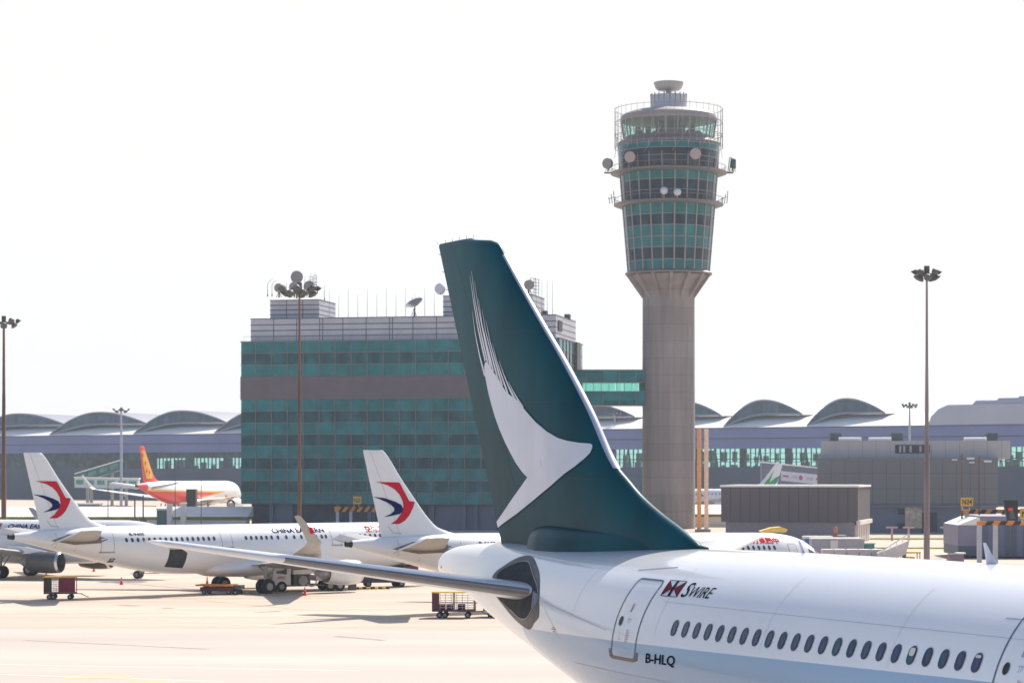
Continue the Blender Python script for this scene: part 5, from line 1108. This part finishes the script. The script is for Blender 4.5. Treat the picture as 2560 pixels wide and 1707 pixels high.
# ---- things between the brown block and the near jet
D=300.; t=thing('bus','blue sided apron bus parked before the brown block','bus',(X(2012,D),D,0)); l=X(2082,D)-X(2012,D); za=Zh(1346,D)
MB().box(0,0,.5,l,2.6,za).build('body',bluep,t); MB().box(-.05,-.05,za,l+.05,2.65,za+.3).build('roof',creamwall,t); wheels4((1,l-1),(.2,2.4),.45,.3,t)
t=thing('van','small grey van with a dark window right of the brown post','van',(X(2092,D),D,0)); MB().prism([(0,0,.4),(1.5,0,.4),(1.5,0,1.6),(1.2,0,2.6),(0,0,2.6)],(0,1.8,0)).build('body',grey_al,t); MB().poly([(.15,-.01,1.8),(1.2,-.01,1.8),(1.05,-.01,2.4),(.15,-.01,2.4)]).build('window',darkglass,t); wheels4((.4,1.2),(.2,1.6),.35,.2,t)
D=290.; t=thing('post','brown orange post rising between the blue bus and the grey van','post',(X(2089,D),D,0)); MB().tube((0,0,0),(0,0,Zh(1330,D)),.2,n=10).build('shaft',M('post_brown',(.28,.09,.04),.6,0,.4,ns=1),t,40); MB().lathe((0,0,Zh(1330,D)),(0,0,1),[(0,.28),(.5,.24),(.7,.05)],10).build('cap',M('post_cap',(.5,.22,.12),.6),t,40)
D=262.; t=thing('catering_truck','pale long box truck with a bright panel seam behind the jet nose','truck',(X(2030,D),D,0)); l=X(2161,D)-X(2030,D); MB().box(0,0,1.2,l,2.5,Zh(1347,D)).build('box',M('pale_box',(.36,.34,.38),.6),t); MB().box(2.0,-.04,1.25,2.8,-.001,Zh(1350,D)).build('panel',creamwall,t); MB().box(-.03,-.05,Zh(1347,D),l-.3,2.5,Zh(1347,D)+.12).build('roof',roofw,t); wheels4((1,l-1),(.2,2.3),.5,.3,t)
D=250.
for i in range(6):
    px=2057+i*31; z1=Zh(1374,D); t=thing('cargo_container','white cargo container, %s'%('first of six beside the middle jet nose','second of six from the middle jet nose','third of six from the middle jet nose','fourth of six from the middle jet nose','fifth of six, left of the pale stairs','last of six, under the pale stairs')[i],'container',(X(px,D),D,0),group='white cargo containers in a row')
    l=X(px+27,D)-X(px,D); MB().box(0,0,.5,l,1.5,z1).build('body',M('container_white',(.55,.50,.50),.5,0,.06) if i==0 else bpy.data.materials['container_white'],t); MB().box(0,-.02,z1,l,1.5,z1+.06).build('roof',roofw,t)
    MB().box(l,.2,.3,l+.16,.6,z1-.9).build('strap',orange,t); MB().box(-.05,0,.2,l+.05,1.5,.48).build('dolly_deck',maroon,t)
D=248.; t=thing('stair_truck','pale mobile stair truck with a sloping handrail behind the near jet','stair truck',(X(2196,D),D,0)); l=X(2272,D)-X(2196,D)
MB().prism([(0,0,.8),(l*.9,0,1.9),(l,0,2.9),(l,0,3.3),(0,0,2.0)],(0,1.8,0)).build('stairs',M('stairs_pale',(.62,.55,.52),.6,0,.1,ns=1),t); MB().box(0,.1,.4,l*.6,1.7,.9).build('chassis',maroon,t); wheels4((.5,l*.5),(.2,1.6),.38,.25,t)
m=MB(); m.tube((0,-.02,2.0),(l,-.02,4.0),.06,n=6); 
for i in range(6): m.tube((l*i/5,-.02,2+1.3*i/5-.3),(l*i/5,-.02,2+2.0*i/5),.04,n=5)
m.build('handrail',roofw,t)
D=262.; t=thing('tow_tractor','small apron tractor with a yellow roof left of the right light mast','tractor',(X(2243,D),D,0)); l=X(2302,D)-X(2243,D); zr=Zh(1383,D)
MB().box(0,0,zr,l,1.8,zr+.18).build('roof',yellow,t); MB().box(0,0,.35,l,1.8,.9).build('body',greenp,t); MB().box(l*.45,-.02,.91,l*.75,1.7,1.15).build('engine_cover',yellow,t)
m=MB()
for x in (.05,l*.35,l-.15): m.box(x,0,.9,x+.1,.1,zr).box(x,1.7,.9,x+.1,1.8,zr)
m.build('pillar',steel,t); wheels4((.45,l-.45),(.15,1.65),.33,.22,t); MB().box(l*.28,.5,.9,l*.42,1.2,1.5).build('seat',greenp,t)
D=240.; t=thing('cabinet','purple grey equipment cabinet at the foot of the shed','cabinet',(X(2374,D),D,0)); MB().box(0,0,0,X(2410,D)-X(2374,D),1.2,Zh(1384,D)).build('body',M('cabinet_grey',(.20,.16,.20),.6),t); MB().box(.7,-.1,Zh(1384,D),1.6,1.2,Zh(1381,D)).build('lid',roofw,t)
D=262.; t=thing('ground_power_unit','small green and white unit between the white containers and the stairs','ground unit',(X(2163,D),D,0)); MB().box(0,0,1.2,1.0,1.2,Zh(1360,D)).build('body',greenp,t); MB().box(-.05,-.05,Zh(1360,D),1.1,1.25,Zh(1357,D)).build('top',grey_al,t); wheels4((.2,.8),(.2,1.0),.3,.2,t); MB().box(.05,.05,.3,.95,1.15,1.2).build('frame',steel,t)
for i,px in enumerate((2230,2272,2366)):
    D=372.; t=thing('barrier',('left','middle','right')[i]+' of three faint red T-shaped posts on the pale strip','marker',(X(px,D),D,0),group='red T-shaped markers'); MB().box(-.15,0,0,.15,.2,1.9).build('post',M('pale_red',(.55,.33,.30),.7) if i==0 else bpy.data.materials['pale_red'],t); MB().box(-.9,-.02,1.9,.9,.22,2.15).build('bar',bpy.data.materials['pale_red'],t)
D=205.; t=thing('loader_canopy','yellow lit canopy standing behind the middle jet roof near its nose','canopy',(X(1901,D+5),D+5,0)); D=210.; z=Zh(1320,D)
MB().prism([(0,0,z-.25),(1.0,0,z+.05),(1.8,0,z+.12),(2.4,0,z-.1),(2.2,0,z-.35),(.2,0,z-.35)],(0,1.8,0)).build('top',M('canopy_yellow',(.85,.55,.12),.5),t); m=MB()
for x in (.4,2.0): m.tube((x,.9,0),(x,.9,z-.3),.08,n=6)
m.build('leg',steel,t)
for i,(px,py,lab) in enumerate(((1010,1436,'dark red tug half hidden behind the long tailplane near the tail cone'),(372,1432,'small grey tug on the shaded apron beneath the left jet belly'))):
    t=thing('tug',lab,'tug',G(px,py),R(20)); MB().prism([(-1.3,-.7,.35),(1.3,-.7,.35),(1.3,-.7,.9),(.2,-.7,1.0),(.0,-.7,1.0),(-1.3,-.7,.95)],(0,1.4,0)).build('body',(maroon,steel)[i],t); MB().box(-.9,-.65,1.5,.1,.65,1.58).build('roof',panel,t); MB().tube((-.8,-.6,.95),(-.8,-.6,1.5),.03,n=5).tube((0,-.6,1.0),(0,-.6,1.5),.03,n=5).build('roof_post',steel,t); wheels4((-.8,.8),(-.6,.6),.28,.2,t)
# ---- things at the left in front of the long shed
D=420.
for px,y0,lab in ((270,1200,'thin dark pole in front of the low cream shed, leftmost'),(503,1195,'thin dark pole right of the red and yellow jet, before the cream shed'),(438,1195,'thin dark pole in front of the middle of the red and yellow jet')):
    t=MB().tube((0,0,0),(0,0,Zh(y0,D)),.09,.06,6).box(-.2,-.2,0,.2,.2,.3).build('pole',under); t.location=(X(px,D),D,0); tag(t,lab,'pole')
for px,h,lab in ((337,3.0,'short dark post left of its twin by the teal kiosk'),(358,3.6,'short dark post right of its twin by the teal kiosk')):
    t=MB().tube((0,0,0),(0,0,h+3),.14,n=6).box(-.6,-.4,0,.6,.4,2.6).build('post',under); t.location=(X(px,D),D,0); tag(t,lab,'post')
t=thing('kiosk','teal kiosk with a grey pier in front of the cream shed','kiosk',(X(392,D),D,0)); MB().box(0,0,0,1.7,1.5,4.0).build('booth',greenp if False else M('kiosk_teal',(.03,.10,.10),.5),t); MB().box(1.72,0,0,2.6,1.2,5.1).build('pier',panel,t); MB().box(-.1,-.1,4.0,1.8,1.6,4.3).build('roof',panel,t)
t=thing('pier','grey concrete pier standing alone right of the teal kiosk','pier',(X(451,D),D,0)); MB().box(0,0,0,.9,1,5.1).build('shaft',panel,t); MB().box(-.1,-.1,5.1,1.0,1.1,5.3).build('cap',roofw,t)
D=560.; t=thing('cargo_loader','yellow cargo loader with a dark lift under the red and yellow jet','cargo loader',(X(395,D),D,0))
MB().box(0,0,.8,7.6,3,1.4).build('platform',yellow,t); MB().box(6.6,-.5,1.2,8.8,2.5,6.9).build('lift',black,t); wheels4((1,3,6),(.3,2.7),.6,.4,t)
m=MB()
for i in range(8): m.tube((i*1.0,0,.2),(i*1.0+.8,0,3.6),.14,n=5)
m.build('scissor',M('loader_brown',(.30,.17,.05),.6),t)
for i,(px,l_,mt,lab) in enumerate(((248,3.5,greenp,'small orange and green service vehicle left of the distant red jet'),(290,3,maroon,'small red service vehicle beneath the left wing of the distant red jet'),(360,5,yellow,'yellow loader beneath the rear of the distant red jet'))):
    D=570.; t=thing('service_vehicle',lab,'service vehicle',(X(px,D),D,0)); MB().prism([(0,0,.5),(l_,0,.5),(l_,0,1.4),(l_*.7,0,1.5),(l_*.6,0,3.0),(0,0,3.0)],(0,2,0)).build('body',mt,t); MB().box(l_*.1,-.03,1.8,l_*.55,-.001,2.7).build('window',darkglass,t); wheels4((.8,l_-.8),(.2,1.8),.5,.3,t)
# ================================================================ HAZE
hz_=bpy.data.materials.new('haze_air'); hz_.use_nodes=True; hz_.node_tree.nodes.clear()
ho=nn(hz_,'ShaderNodeOutputMaterial'); hv=nn(hz_,'ShaderNodeVolumePrincipled'); hv.inputs['Color'].default_value=(.80,.88,1,1); hv.inputs['Density'].default_value=.00013; hv.inputs['Anisotropy'].default_value=.3
hz_.node_tree.links.new(hv.outputs[0],ho.inputs['Volume'])
hzo=MB().box(-1810,-310,-1,1810,2610,92).build('haze',hz_); hzo['kind']='stuff'
